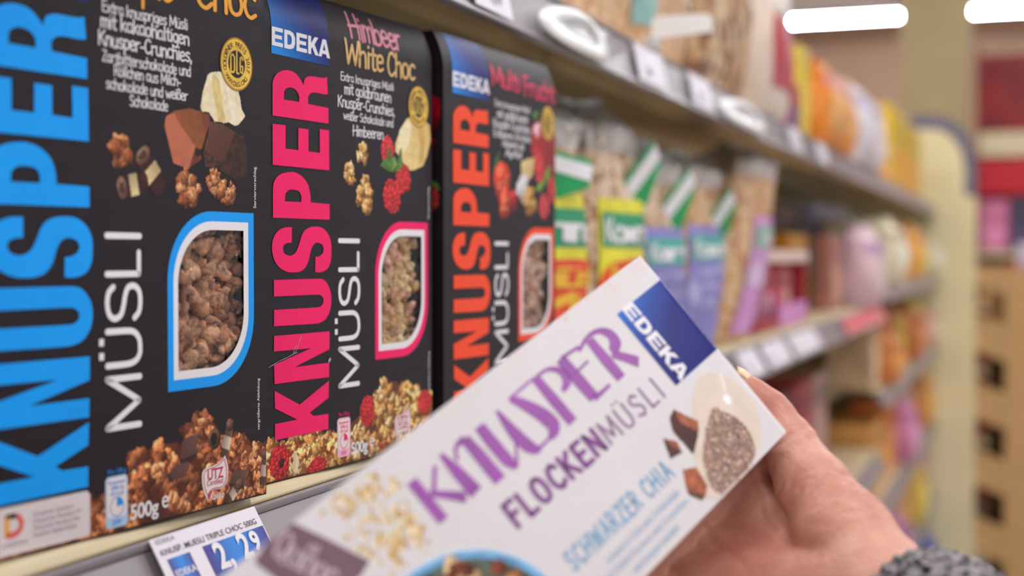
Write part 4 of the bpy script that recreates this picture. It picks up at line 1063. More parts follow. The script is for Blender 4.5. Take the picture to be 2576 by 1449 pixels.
    st([(16.1,135.1,1.3),(23.0,135.4,3.4),(29.7,135.3,4.9),(36.6,134.0,5.0),(40.1,131.7,3.5),(41.2,129.2,1.4)])
    st([(40.8,129.4,1.1),(40.5,122.1,0.6)])
    st([(15.3,125.5,2.1),(18.5,123.0,3.4),(24.0,119.8,4.6),(31.0,116.6,5.7),(36.1,115.8,6.0),(39.2,118.0,3.9),(40.8,122.4,1.2)])
    st([(15.3,123.6,0.8),(14.9,106.6,0.7)])
    st([(15.5,106.5,3.7),(28.5,106.3,4.5),(41.7,105.9,4.3)])
    st([(15.1,106.0,0.8),(15.7,98.2,1.2),(18.8,93.5,2.4),(23.1,92.0,3.8),(26.3,94.4,2.9),(28.0,99.1,1.2)])
    st([(15.7,87.8,4.6),(28.5,87.5,5.3),(39.7,86.9,4.8)])
    st([(39.8,87.5,2.1),(39.9,80.4,1.3),(39.6,74.5,1.0)])
    st([(25.2,85.0,0.8),(24.5,75.6,0.8)])
    st([(15.7,87.5,1.1),(16.5,74.7,1.0)])
    st([(17.1,66.7,3.7),(29.2,66.7,4.8),(40.8,66.5,4.4)])
    st([(18.2,76.2,1.2),(15.7,66.8,1.3),(16.4,59.2,1.8),(20.5,54.7,3.9),(25.5,54.7,4.7),(28.9,59.9,3.5)])
    st([(29.2,61.6,2.6),(34.3,56.4,3.5),(40.3,51.4,4.2)])
    dec('brand_lettering', np.concatenate(V), F, M_PU, .22)
    def pen(name, txt, b0, b1, abase, h, width, m, sharp=True, xs=1.0):
        q, f, adv = hand2d(txt, h, width, xs, 0, 0.9 if not sharp else 2.0, sharp); L_ = b0 - b1
        dec(name, np.c_[abase - q[:, 1], b0 - q[:, 0] * L_ / adv], f, m, .2)
    pen('variety_lettering', 'FLOCKEN', 165.6, 97.0, 60.6, 10.8, 2.35, mat('deep_purple_ink', (128, 62, 134), .42, .5, .02)); pen('variety_lettering', 'M\u00dcSLI', 97.2, 48.2, 60.8, 10.8, 1.35, mat('soft_purple_ink', (150, 112, 150), .42, .5, .02))
    M_SB = mat('soft_blue_ink', (136, 178, 212), .45, .5, .04); pen('flavour_lettering', 'SCHWARZER CHIA', 157, 77.5, 91.0, 8.6, 1.5, M_SB)
    for i, (tx, b0, b1) in enumerate((('schwarze Chia und Schokolade', 140, 83), ('mit Haferflocken und Crunchies', 147, 82), ('zum Knuspern und mehr', 132, 96))): pen('description_lettering', tx, b0, b1, 99.0 + i * 5.6, 3.4, .55, mat('faint_blue_ink', (186, 202, 222), .5, .4, .02), False)
    # printed pictures: tag with seeds, chocolate, oats, bowl
    g = Pic(2, 114, 150, 283, .6)
    q = np.random.default_rng(3)
    for cx, cy, r, n in ((3.5, 224, 8, 26), (9, 213, 6, 14), (25, 209, 9, 26), (32, 205, 7, 16), (34, 214, 8, 22), (31, 222, 8, 26), (15, 222, 6, 8), (24, 232, 7, 14), (38, 207, 6, 10), (13, 201, 4, 6), (6, 206, 4, 6)):
        for i in range(n):
            c = [(236, 208, 158), (226, 190, 132), (242, 222, 184), (214, 172, 108), (240, 214, 170)][q.integers(5)]
            g.blob(cx + q.normal() * r * .5, cy + q.normal() * r * .5, 1.5 + q.random(), 1.1 + q.random() * .6, q.random() * 3, c, .1, lo=.72, seed=i, tex=.12)
    th = np.linspace(math.pi * .5, math.pi * 1.5, 40); rim = [(90 + 46.5 * math.cos(t), 222 - 56 * math.sin(t)) for t in np.linspace(0, 2 * math.pi, 60)]
    bowl = lambda k: [(91 + 46.5 * k * math.cos(t), 222 + 54 * k * math.sin(t)) for t in np.linspace(0, 2 * math.pi, 60)]
    g.poly(bowl(1.0), (206, 220, 236), .04, 5); g.poly(bowl(.965), (104, 160, 202), .12, 6); g.poly(bowl(.90), (84, 92, 82), .2, 4)
    for i in range(110):
        a = q.random() * 6.28; d = math.sqrt(q.random()) * .86
        c = [(236, 180, 116), (222, 160, 96), (132, 66, 42), (240, 206, 152), (196, 132, 76), (112, 54, 36)][q.integers(6)]
        g.blob(91 + 46 * d * math.cos(a), 222 + 54 * d * math.sin(a), 4 + 3 * q.random(), 3 + 3 * q.random(), q.random() * 3, c, .12, lo=.6, seed=i, tex=.15)
    g.m &= g.U < 114
    v2, f, c = g.mesh(); dec('oat_and_bowl_photo', v2, f, M_PRINT, .1, cols=c)
    g = Pic(62, 114.0, 6, 84, .45)
    g.poly([(65.1,28.1),(66.8,19.6),(75.9,11.0),(90.5,9.1),(102.0,14.7),(110.5,26),(113.9,40),(113.9,60),(112,70),(105.9,73.4),(96,66),(84.6,57.1),(69.9,39.0)], (226, 208, 192), .03, 6, None, True)
    g.poly([(69.5, 14.6), (71.2, 13.4), (80.0, 19.2), (79, 20.6)], (240, 228, 220)); g.blob(82.6, 21.4, 3.0, 3.0, 0, (244, 240, 240), .02, lo=.9, tex=.03)
    sd = [(80.5,33.8),(86,29),(91.6,25.8),(99,24.4),(105.6,26.4),(110.8,30.9),(113.0,42.4),(112.6,62.4),(106.7,66.2),(95.9,60.5),(87.9,49.0)]; g.poly(sd, (160, 128, 114), .2, 1.2, None, True)
    w = g.win(79, 114, 23, 68); ins = g.inside(smooth_poly(sd, 80, 4), w)
    for i in range(620):
        u, v = q.uniform(79, 113.5), q.uniform(24, 67); jj = int((v - g.v[w[0]][0]) / g.res); ii = int((u - g.u[w[1]][0]) / g.res)
        if 0 <= jj < ins.shape[0] and 0 <= ii < ins.shape[1] and ins[jj, ii]: g.blob(u, v, .95, .75, q.random() * 3, [(190, 158, 140), (156, 122, 110), (134, 100, 92), (210, 182, 164), (176, 144, 126)][q.integers(5)], .1, lo=.6, tex=.2, seed=i)
    g.poly([(69.7,59.2),(68.0,53.1),(80.4,46.2),(85.6,52.4),(90.4,62.2),(75.7,63.1)], (88, 48, 42), .12, 2, ((.6, -.8), (70, 42, 42))); g.poly([(68.0,53.1),(80.4,46.2),(84.5,50.5),(75,55.5)], (166, 92, 66), .1, 2)
    g.poly([(74.4,70.4),(80.4,64.5),(86.2,66.3),(84.5,75.2)], (86, 52, 50), .1); g.poly([(74.4,70.4),(80.4,64.5),(86.2,66.3),(79.5,69.5)], (156, 88, 64), .1)
    g.poly([(91.4,73.3),(95.1,65.7),(105.2,67.5),(107.9,72.4),(104.2,77.0),(100.2,79.7)], (172, 96, 66), .18, 2); g.poly([(104,74.5),(107.9,72.4),(109,76),(103,80),(100.2,79.7)], (104, 74, 58), .1)
    v2, f, c = g.mesh(); dec('seeds_and_chocolate_photo', v2, f, M_PRINT, .14, cols=c)
    # faint rosy speckles along the upper edge
    V = []; F = []; k = 0
    for i in range(70):
        a, b = abs(q.normal()) * 5 + 1.0, q.uniform(8, 160) if i % 3 else q.uniform(8, 60)
        r = .35 + .5 * q.random(); V.append(np.array([(a + r * math.cos(t), b + r * math.sin(t)) for t in np.linspace(0, 5.2, 6)])); F.append(tuple(range(k, k + 6))); k += 6
    dec('speckle_print', np.concatenate(V), F, mat('faint_rose_ink', (240, 204, 192), .5, .4, .03), .1)
    # dark brown banner near the lower end
    pv, pf = fill2d([[(0.4, 246.9), (14, 239.5), (31.2, 231.0), (33.4, 238.0), (34, 262), (3.2, 270), (.3, 262)]])
    bn = dec('banner', pv, pf, mat('mauve_brown_ink', (116, 84, 96), .42, .5, .03), .2)
    M_BT = mat('pale_mauve_ink', (190, 166, 174), .45, .5, .03)
    V = []; F = []; k = 0
    d0 = np.array([.62, -.26]); d0 /= np.linalg.norm(d0); n0 = np.array([-d0[1], d0[0]]) * -1
    for txt, o, h, wd in (('Quinoa', (4.6, 262.5), 11.5, 1.5), ('mit', (12.2, 249.0), 4.0, .7)):
        s_, f, adv = hand2d(txt, h, wd, .8, 0, .3); p = np.array(o) + s_[:, :1] * d0 - s_[:, 1:] * np.array([-d0[1], d0[0]])
        V.append(p); F += [tuple(i + k for i in x) for x in f]; k += len(p)
    dec('banner_lettering', np.concatenate(V), F, M_BT, .3, bn)
held_box()

# ------------------------------------------------------------------ the hand
def cpt(px, py, z):
    return np.array([0, 0, CAM_H]) + FWD * z + RGT * ((px - 1288) / 3578 * z) - UPV * ((py - 724.5) / 3578 * z)
def hbp(a, b, n):
    return HB_O + HB_A * a / 1000 - HB_L * b / 1000 + HB_N * n / 1000

def isosurface(d, org, h):
    """surface nets: one closed skin where the distance field crosses zero"""
    nx, ny, nz = d.shape
    s = d < 0
    c = np.zeros((nx - 1, ny - 1, nz - 1), int); cor = [(i, j, k) for i in (0, 1) for j in (0, 1) for k in (0, 1)]
    sub = lambda A, q: A[q[0]:nx - 1 + q[0], q[1]:ny - 1 + q[1], q[2]:nz - 1 + q[2]]
    for q in cor: c += sub(s, q)
    act = (c > 0) & (c < 8); idx = np.full(act.shape, -1); idx[act] = np.arange(act.sum())
    acc = np.zeros((act.sum(), 3)); cnt = np.zeros(act.sum())
    for a in cor:
        for ax in range(3):
            if a[ax]: continue
            b = list(a); b[ax] = 1
            da, db = sub(d, a)[act], sub(d, b)[act]; x = (da < 0) != (db < 0)
            t = da / (da - db + 1e-12); p = np.tile(np.array(a, float), (len(da), 1)); p[:, ax] += t
            acc[x] += p[x]; cnt[x] += 1
    I = np.stack(np.nonzero(act), 1); V = org + (I + acc / cnt[:, None]) * h
    F = []
    for ax in range(3):
        o = [k for k in range(3) if k != ax]
        a = np.take(s, range(s.shape[ax] - 1), ax); b = np.take(s, range(1, s.shape[ax]), ax)
        e = np.stack(np.nonzero(a != b), 1); e = e[(e[:, o[0]] > 0) & (e[:, o[1]] > 0) & (e[:, o[0]] < d.shape[o[0]] - 1) & (e[:, o[1]] < d.shape[o[1]] - 1)]
        fl = s[tuple(e.T)]
        quad = []
        for u, w in ((-1, -1), (0, -1), (0, 0), (-1, 0)):
            q = e.copy(); q[:, o[0]] += u; q[:, o[1]] += w; quad.append(idx[tuple(q.T)])
        quad = np.stack(quad, 1); fl = fl ^ (ax == 1)
        quad[~fl] = quad[~fl][:, ::-1]; F.append(quad[(quad >= 0).all(1)])
    return V, np.concatenate(F)

def person():
    root = empty('person', (0, 0, 0), 0, 'person reaching in with a bare right hand holding the white cereal box, knitted grey sleeve', 'person')
    mm = .001
    # joints: points the hand passes through, as (place, radius)
    wr = cpt(2205, 1512, .662); fo = cpt(2640, 1792, .585)
    th = [(cpt(1857, 980, .752), .0098), (cpt(1888, 1008, .751), .0108), (cpt(1938, 1044, .749), .0112), (cpt(1984, 1120, .738), .0140), (cpt(2050, 1240, .716), .0190), (cpt(2118, 1352, .690), .0245), (cpt(2190, 1462, .668), .0275)]
    arm = [(cpt(2190, 1470, .668), .0285), (wr, .0285), (fo, .034)]
    mcp = [(cpt(1868, 1226, .752), .0125), (cpt(1782, 1286, .752), .0130), (cpt(1712, 1366, .734), .0125), (cpt(1664, 1466, .712), .0115)]
    fing = [[(118, 46, -56), (92, 26, -56), (62, 20, -55.5), (44, 18, -54.5)], [(119, 66, -56), (86, 42, -57), (52, 34, -56), (32, 32, -55)], [(119, 92, -56), (86, 72, -57), (55, 64, -56), (36, 62, -55)], [(120, 120, -55), (92, 106, -55.5), (66, 100, -55), (50, 98, -54)]]
    fr = [(.0112, .0098, .0088, .0078), (.0112, .0102, .0090, .0080), (.0106, .0096, .0086, .0076), (.0096, .0086, .0076, .0068)]
    caps_a = []; caps_b = []; caps_f = []
    def chain(L, out):
        for (p, r), (q, s) in zip(L[:-1], L[1:]): out.append((p, q, r, s))
    chain(th, caps_a); chain(arm, caps_b)
    for (p, r), s0 in zip(mcp, (.5, .3, .1, -.1)):
        base = wr + (p - wr) * .12; caps_b.append((base, p, .0175, r))
    for i in range(3): caps_b.append((mcp[i][0], mcp[i + 1][0], mcp[i][1], mcp[i + 1][1]))
    caps_b.append((wr + (mcp[3][0] - wr) * .2, wr + (mcp[3][0] - wr) * .8, .0235, .0165))       # heel of the hand
    caps_b.append((mcp[0][0], th[3][0], .0095, .0095))                                           # web between thumb and first finger
    for (p, r), f, rr in zip(mcp, fing, fr): chain([(p, r)] + [(hbp(*q), s) for q, s in zip(f, rr)], caps_f)
    allp = np.array([c for cap in caps_a + caps_b + caps_f for c in cap[:2]])
    lo = allp.min(0) - .04; hi = allp.max(0) + .04
    h = .00165
    n = np.ceil((hi - lo) / h).astype(int)
    X = np.stack(np.meshgrid(*[lo[k] + np.arange(n[k]) * h for k in range(3)], indexing='ij'), -1).astype(np.float32)
    def cap(p, q, r, s):
        d = (q - p).astype(np.float32); L = float(d @ d)
        t = np.clip(((X - p.astype(np.float32)) @ d) / L, 0, 1)
        return np.sqrt(((X - p.astype(np.float32) - t[..., None] * d) ** 2).sum(-1)) - (r + (s - r) * t)
    def smin(a, b, k):
        hh = np.clip(.5 + .5 * (b - a) / k, 0, 1); return b * (1 - hh) + a * hh - k * hh * (1 - hh)
    def group(L, k):
        D = None
        for c in L:
            e = cap(*c); D = e if D is None else smin(D, e, k)
        return D
    A = group(caps_a, .006); B = group(caps_b, .008); Fi = [group(caps_f[i * 4:i * 4 + 4], .004) for i in range(4)]
    D = smin(A, B, .0030)
    near = np.exp(-((X - th[6][0].astype(np.float32)) ** 2).sum(-1) / .034 ** 2)
    D += .0024 * np.exp(-((A - B) / .0024) ** 2) * (1 - .85 * near)        # the fold round the ball of the thumb
    for e in Fi: D = smin(D, e, .0035)
    # skin folds across the ball of the thumb and at the joints
    ax = (th[5][0] - th[3][0]); Lx = np.linalg.norm(ax); ax = ax / Lx
    t = (X - th[3][0].astype(np.float32)) @ ax.astype(np.float32); wob = 2.5e-3 * np.sin((X @ np.array([60, 95, 40], np.float32)))
    w2 = 4e-3 * np.sin(X @ np.array([170, -120, 210], np.float32)) * np.sin(X @ np.array([-90, 240, 60], np.float32))
    D += (0.00040 * np.sin((t + wob + w2) * 2 * math.pi / .0066) + 00.00036 * np.sin((t - 1.6 * wob + 1.4 * w2) * 2 * math.pi / .0041)) * np.exp(-((t - .6 * Lx) / (.7 * Lx)) ** 2) * (A < .01)
    for c0, k in ((th[2][0], .0020), (th[3][0], .0014)):
        q = np.sqrt(((X - c0.astype(np.float32)) ** 2).sum(-1)); tt = (X - c0.astype(np.float32)) @ ((th[1][0] - th[3][0]) / np.linalg.norm(th[1][0] - th[3][0])).astype(np.float32)
        D += .00045 * np.cos(tt / k) * np.exp(-(tt / .005) ** 2) * (q < .022)
    for (p, q) in ((cpt(1905, 1262, .73), cpt(2010, 1452, .68)), (cpt(1780, 1330, .73), cpt(1880, 1449, .69)), (cpt(1700, 1420, .71), cpt(1840, 1500, .68))):
        d_ = np.maximum(cap(p, q, 0.0, 0.0) - .012, 0); ln = (q - p) / np.linalg.norm(q - p); sdv = np.cross(ln, FWD); sdv /= np.linalg.norm(sdv)
        D += .0011 * np.exp(-(((X - p.astype(np.float32)) @ sdv.astype(np.float32) + .002 * np.sin((X @ np.array([80, 60, 50], np.float32)))) / .0013) ** 2) * np.exp(-(d_ / .004) ** 2)
    # the fingers press against the carton: nothing of the hand inside it
    r = (X - HB_O.astype(np.float32)); a = r @ HB_A.astype(np.float32); b = -(r @ HB_L.astype(np.float32)); nn = r @ HB_N.astype(np.float32)
    bx = np.maximum(np.maximum(np.maximum(-a, a - HB_W), np.maximum(-b, b - HB_LEN)), np.maximum(nn - .0002, -HB_D - nn)) - .0004
    D = np.maximum(D, -bx)
    D[0], D[-1], D[:, 0], D[:, -1], D[:, :, 0], D[:, :, -1] = 1, 1, 1, 1, 1, 1
    V, F = isosurface(D.astype(float), lo, h)
    place = lambda P: HB_C + (np.asarray(P) - HB_O) * HB_S            # to its real size, at the box
    V = place(V)
    m = mat('skin', (182, 114, 98), .40, .35, .07, 20, .25, 600, sss=.20, col2=(214, 160, 138))
    hand = obj('hand', V, F, m, root, True)
    sm = hand.modifiers.new('smooth', 'SMOOTH'); sm.factor = .5; sm.iterations = 3
    # thumb nail, lying along the far side of the thumb tip
    tip = th[0][0]; dr = (th[0][0] - th[1][0]); dr /= np.linalg.norm(dr); up = UPV * .75 + RGT * .65; up -= dr * (up @ dr); up /= np.linalg.norm(up); sd = np.cross(dr, up)
    nv = []; nf = []
    for i in range(7):
        for j in range(7):
            u, w = i / 6, (j / 6 - .5) * 2; ang = w * .85; rr = .0101 + .0002
            e = -.004 + .0125 * u - .002 * w * w * (u > .7)
            nv.append(tip + dr * e + (up * math.cos(ang) + sd * math.sin(ang)) * rr * (1 if e < .003 else math.sqrt(max(.25, 1 - ((e - .003) / .012) ** 2))))
    for i in range(6):
        for j in range(6): nf.append((i * 7 + j, i * 7 + j + 1, (i + 1) * 7 + j + 1, (i + 1) * 7 + j))
    nl = obj('thumbnail', place(nv), nf, mat('nail', (244, 206, 168), .25, .5, .02), root, True)
    so = nl.modifiers.new('thick', 'SOLIDIFY'); so.thickness = .0006
    # knitted sleeve: braided stitches round the forearm
    c0 = cpt(2268, 1552, .652); d = fo - c0; L = np.linalg.norm(d); d /= L; ux = np.cross(d, UPV); ux /= np.linalg.norm(ux); uy = np.cross(d, ux)
    NA, NL = 336, 190; SL = .17; sv = []; cr = []
    for j in range(NL):
        s = SL * j / (NL - 1)
        for i in range(NA):
            a = 2 * math.pi * i / NA; col = a / (2 * math.pi) * 30; k = abs((col % 1) - .5) * 2
            st_ = math.sin((s / .0066 + (k * .9)) * 2 * math.pi) * .5 + .5
            rr = .0345 + .0035 * min(1, s / .02) + .0017 * (1 - k ** 2) + .0014 * st_ * (1 - k ** 4) + .0006 * math.sin(a * 5 + s * 60)
            if s < .008: rr += .0022 * math.sin(math.pi * s / .008) - .002
            sv.append(c0 + d * s + (ux * math.cos(a) + uy * math.sin(a)) * rr)
    sf = [(j * NA + i, j * NA + (i + 1) % NA, (j + 1) * NA + (i + 1) % NA, (j + 1) * NA + i) for j in range(NL - 1) for i in range(NA)]
    n0 = len(sv)                                       # turned-in edge of the cuff
    for i in range(NA):
        a = 2 * math.pi * i / NA; sv.append(c0 + d * .004 + (ux * math.cos(a) + uy * math.sin(a)) * .0300)
    sf += [(i, n0 + i, n0 + (i + 1) % NA, (i + 1) % NA) for i in range(NA)]
    mk = mat('marled_grey_wool', (26, 23, 28), .9, .2, 0, 300, .3, 1500, col2=(176, 168, 170))
    tag(obj('sleeve', place(sv), sf, mk, root, True), 'chunky knitted sleeve cuff in marled grey and white wool')
person()
# ------------------------------------------------------------------ cellophane bags of cereal
def bag_surface(w, d, h, fill, seed, gather=.42, lean=0.0, fan=.55):
    """pillow bag: returns f(s, t, off): s once round from the left front edge, t bottom to top"""
    r = np.random.default_rng(seed); ph = r.uniform(0, 6.28, 8)
    def f(s, t, off=0.0):
        a = 2 * math.pi * s
        ca, sa = math.cos(a), math.sin(a)
        e = .45 if t < fill else .45 + .35 * (t - fill) / (1 - fill)
        x = -math.copysign(abs(ca) ** e, ca); y = -math.copysign(abs(sa) ** e, sa)
        if t < fill:
            q = t / fill; kx = .93 + .09 * math.sin(math.pi * min(1, q * 1.1)); ky = (.80 + .25 * math.sin(math.pi * q)) * (1 if q > .02 else .96)
        else:
            q = (t - fill) / (1 - fill); kx = .95 - (.95 - gather) * min(1, q * 1.25) ** 1.4; ky = .82 - .70 * min(1, q * 1.3)
            if q > .8: kx += (fan - gather) * (q - .8) / .2
        wr = 0.0
        if t > fill * .8:
            q = min(1, (t - fill * .8) / (1 - fill * .8)); wr = q * .012 * (math.sin(a * 7 + ph[0] + 4 * t) + .7 * math.sin(a * 11 + ph[1] - 9 * t) + .5 * math.sin(a * 17 + ph[2] + 21 * t))
        wr += .0016 * math.sin(a * 3 + ph[3] + t * 9) + .0010 * math.sin(a * 6 + ph[4] - t * 17)
        nx, ny = x, y
        return ((x * w / 2 * kx + nx * (wr + off)) + lean * t * h, y * d / 2 * ky + ny * (wr * .7 + off), t * h + .004 * math.sin(a * 2 + ph[5]) * (t > .97))
    return f

def skin(name, f, s0, s1, t0, t1, ns, nt, m, parent, off=0.0, cap=False):
    V = []; F = []; full = abs(s1 - s0 - 1) < 1e-6; N = ns if full else ns + 1
    for j in range(nt + 1):
        for i in range(N): V.append(f(s0 + (s1 - s0) * i / ns, t0 + (t1 - t0) * j / nt, off))
    for j in range(nt):
        for i in range(ns):
            a, b = i, (i + 1) % N
            F.append((j * N + a, j * N + b, (j + 1) * N + b, (j + 1) * N + a))
    if cap: F.append(tuple(range(N))[::-1])
    return obj(name, V, F, m, parent, True)

def cereal_bag(x, y, z, w, d, h, yaw, label, cereal, lab=None, fill=.68, seed=1, lean=0.0, flag=None, group='cellophane bags of cereal', gather=.72):
    t = empty('cereal_bag', (x, y, z), math.radians(yaw), label, 'cereal bag', group)
    f = bag_surface(w, d, h, fill, seed, gather, lean, .8)
    skin('cereal', f, 0, 1, 0.004, fill * .99, 40, 26, cereal, t, -.0012, True)
    skin('film', f, 0, 1, fill * .9, 1.0, 56, 22, M_FILM, t)
    # the front is s = 0 .. .5 (left edge to right edge)
    if lab:
        c1, c2, c3, t0, t1, s0, s1 = lab
        lb = skin('label', f, s0, s1, t0, t1, 12, 10, c1, t, .0010)
        bt = t0 + (t1 - t0) * .72; skin('maker_band', f, s0 + (s1 - s0) * .06, s0 + (s1 - s0) * .94, bt, bt + (t1 - t0) * .2, 10, 4, c2, lb, .0017)
        b0, b1 = t0 + (t1 - t0) * .33, t0 + (t1 - t0) * .66
        # oval name field, and pale lettering bars of script on band and oval
        V = []; F = []; ns, nr = 24, 4
        for k in range(nr + 1):
            for i in range(ns):
                a = 2 * math.pi * i / ns; q = k / nr
                V.append(f((s0 + s1) / 2 + (s1 - s0) * .5 * q * math.cos(a), (b0 + b1) / 2 + (b1 - b0) * .5 * q * math.sin(a), .0018))
        for k in range(nr):
            for i in range(ns): F.append((k * ns + i, k * ns + (i + 1) % ns, (k + 1) * ns + (i + 1) % ns, (k + 1) * ns + i))
        obj('name_oval', V, F, c3[0], lb, True)
        for txt, u0, u1, v0, v1, mm in (('M\u00fcsli', .2, .8, .52, .62, c3[1]), ('Mix', .3, .7, .38, .48, c3[1]), ('Kornern'.replace('Korn', 'K\u00f6rn'), .12, .88, .755, .88, M_WHITE)):
            q, ff, adv = hand2d(txt.replace('\u00f6', 'o'), 10, 1.7, 1, 0)
            q = np.c_[q[:, 0] / adv, q[:, 1] / 10.0]
            obj('label_lettering', [f(s0 + (s1 - s0) * (u0 + (u1 - u0) * a), t0 + (t1 - t0) * (v0 + (v1 - v0) * b), .0026) for a, b in q], ff, mm, lb)
    if flag:
        # folded green paper flag hanging from the gathered neck, white band of script across it
        fx, ft, fw, fh, rot = flag
        P0 = np.array(f(.25, ft, 0.0)); P0[1] = min(P0[1], -d * .30) - .004
        c, s = math.cos(rot), math.sin(rot)
        def q(u, v, o=0.0): return (P0[0] + fx + u * c - v * s, P0[1] - o - .012 * math.sin(u / fw * 2.5), P0[2] + u * s + v * c)
        def patch(nm, outline, o, m, par):
            v2, ff = fill2d([outline]); return obj(nm, [q(a, b, o) for a, b in v2] + [q(a, b, o - .0006) for a, b in v2], list(ff) + [tuple(i + len(v2) for i in g) for g in ff], m, par)
        fl = patch('paper_flag', [(-fw / 2, fh * .30), (fw / 2, fh * .5), (fw / 2, -fh * .05), (0, -fh * .5), (-fw / 2, -fh * .1)], .001, M_GREEN, t)
        patch('flag_band', [(-fw / 2, fh * .20), (fw / 2, fh * .40), (fw / 2, fh * .08), (-fw / 2, -fh * .10)], .002, M_WHITE, fl)
    return t
M_GREEN = mat('green_paper', (10, 158, 84), .45, .5, .05)
M_YEL = mat('yellow_label', (232, 222, 36), .45, .5, .05, 20); M_GRB = mat('green_band', (16, 150, 100), .45, .5, .03); M_RED = mat('red_oval', (238, 66, 20), .45, .5, .05); M_YT = mat('yellow_lettering', (252, 196, 30), .45, .5, .03)
M_LIL = mat('lilac_label', (140, 134, 204), .45, .5, .06, 14); M_TEAL = mat('teal_band', (60, 176, 166), .45, .5, .04); M_LILO = mat('pale_lilac_oval', (176, 172, 224), .45, .5, .04); M_PKL = mat('pink_label', (216, 150, 212), .45, .5, .06, 14); M_PKO = mat('pale_pink_oval', (220, 190, 222), .45, .5, .04)
C_OAT = mat_cereal('oat_flakes', [(212, 176, 142), (234, 204, 174), (188, 144, 108), (222, 188, 154), (170, 124, 90), (240, 216, 190)], 130)
C_FRUIT = mat_cereal('fruit_oat_flakes', [(212, 170, 130), (196, 146, 100), (222, 184, 142), (180, 112, 76), (226, 192, 150), (206, 156, 88)], 110)
C_NUT = mat_cereal('nut_pieces', [(188, 140, 96), (214, 178, 134), (150, 100, 64), (200, 160, 116), (124, 80, 52), (222, 192, 156)], 55, .6, 1.0)
C_PEACH = mat_cereal('pale_crisps', [(222, 178, 142), (212, 166, 122), (232, 196, 160), (204, 156, 110)], 110)
ZT = SHELF_Z
yel = (M_YEL, M_GRB, (M_RED, M_YT)); lil = (M_LIL, M_TEAL, (M_LILO, M_LIL)); pk = (M_PKL, mat('sage_band', (130, 182, 156), .45, .5, .05), (M_PKO, M_PKL))
cereal_bag(1.058, .388, ZT, .120, .095, .245, -8, 'clear cereal bag with yellow label and green flag, right beside the black boxes', C_OAT, yel + (.02, .64, .10, .43), .88, 3, 0.0, (-.002, .70, .052, .042, -.35))
cereal_bag(1.220, .390, ZT, .140, .108, .250, -6, 'clear cereal bag with yellow label and upswept green flag, second from the black boxes', C_OAT, yel + (.02, .63, .16, .42), .88, 5, .03, (.034, .69, .060, .052, .75))
cereal_bag(1.390, .390, ZT, .134, .104, .226, -6, 'clear cereal bag with lilac label, directly above the top corner of the white box', C_OAT, lil + (.02, .60, .13, .43), .88, 8, .06, (.014, .69, .066, .054, .7))
cereal_bag(1.575, .392, ZT, .162, .108, .228, -6, 'clear cereal bag with lilac label and dark dried fruit showing near its top', C_FRUIT, lil + (.02, .62, .16, .42), .90, 10, .08, (.038, .66, .046, .058, .9))
cereal_bag(1.765, .382, ZT, .176, .100, .256, -4, 'clear cereal bag with pink label, leaning over beside the red tray', C_FRUIT, pk + (.04, .62, .22, .5), .91, 12, .62, None)
# ------------------------------------------------------------------ plain packs
def pack(x0, x1, y, z, h, d, col, label, cat='carton', group=None, panel=None, band=None, name='food_carton', yaw=0.0, rough=.45, top=None, soft=False):
    """a printed carton or soft pouch with its front panel and band"""
    w = x1 - x0
    t = empty(name, ((x0 + x1) / 2, y, z), math.radians(yaw), label, cat, group)
    m = mat('pack_%d_%d_%d' % tuple(col), col, rough, .5, .08, 10)
    if soft:
        f = bag_surface(w, d, h, .8, int(x0 * 100) % 97, .8, 0.0, .92)
        V = skin('pouch', f, 0, 1, 0.004, 1.0, 32, 20, m, t, 0.0, True)
        if panel: skin('front_panel', f, .1, .42, .18, .62, 10, 8, mat('pack_%d_%d_%d' % tuple(panel), panel, rough, .5, .08, 10), t, .0016)
        if band: skin('name_band', f, .06, .46, .66, .80, 10, 5, mat('pack_%d_%d_%d' % tuple(band), band, rough, .5, .08, 10), t, .0018)
        mb = MB(); mb.box(-w * .42, w * .42, -.004, .004, h * .985, h * 1.03, bev=.001); mb.obj('sealed_top', mat('pack_%d_%d_%d' % tuple(top or col), top or col, rough, .5, .08, 10), t)
    else:
        mb = MB(); mb.box(-w / 2, w / 2, 0, d, 0.0004, h, bev=min(.003, w * .05)); mb.obj('carton', m, t)
        if panel:
            mb = MB(); mb.box(-w * .40, w * .40, -.0008, .0002, h * .10, h * .55); mb.obj('front_panel', mat('pack_%d_%d_%d' % tuple(panel), panel, rough, .5, .08, 10), t)
        if band:
            mb = MB(); mb.box(-w * .46, w * .46, -.0010, .0002, h * .66, h * .88); mb.obj('name_band', mat('pack_%d_%d_%d' % tuple(band), band, rough, .5, .08, 10), t)
        mb = MB(); mb.box(-w / 2 + .002, w / 2 - .002, d * .04, d * .55, h, h + .0008); mb.obj('top_flap', mat('pack_%d_%d_%d' % tuple(top or col), top or col, rough, .5, .08, 10), t)
    return t
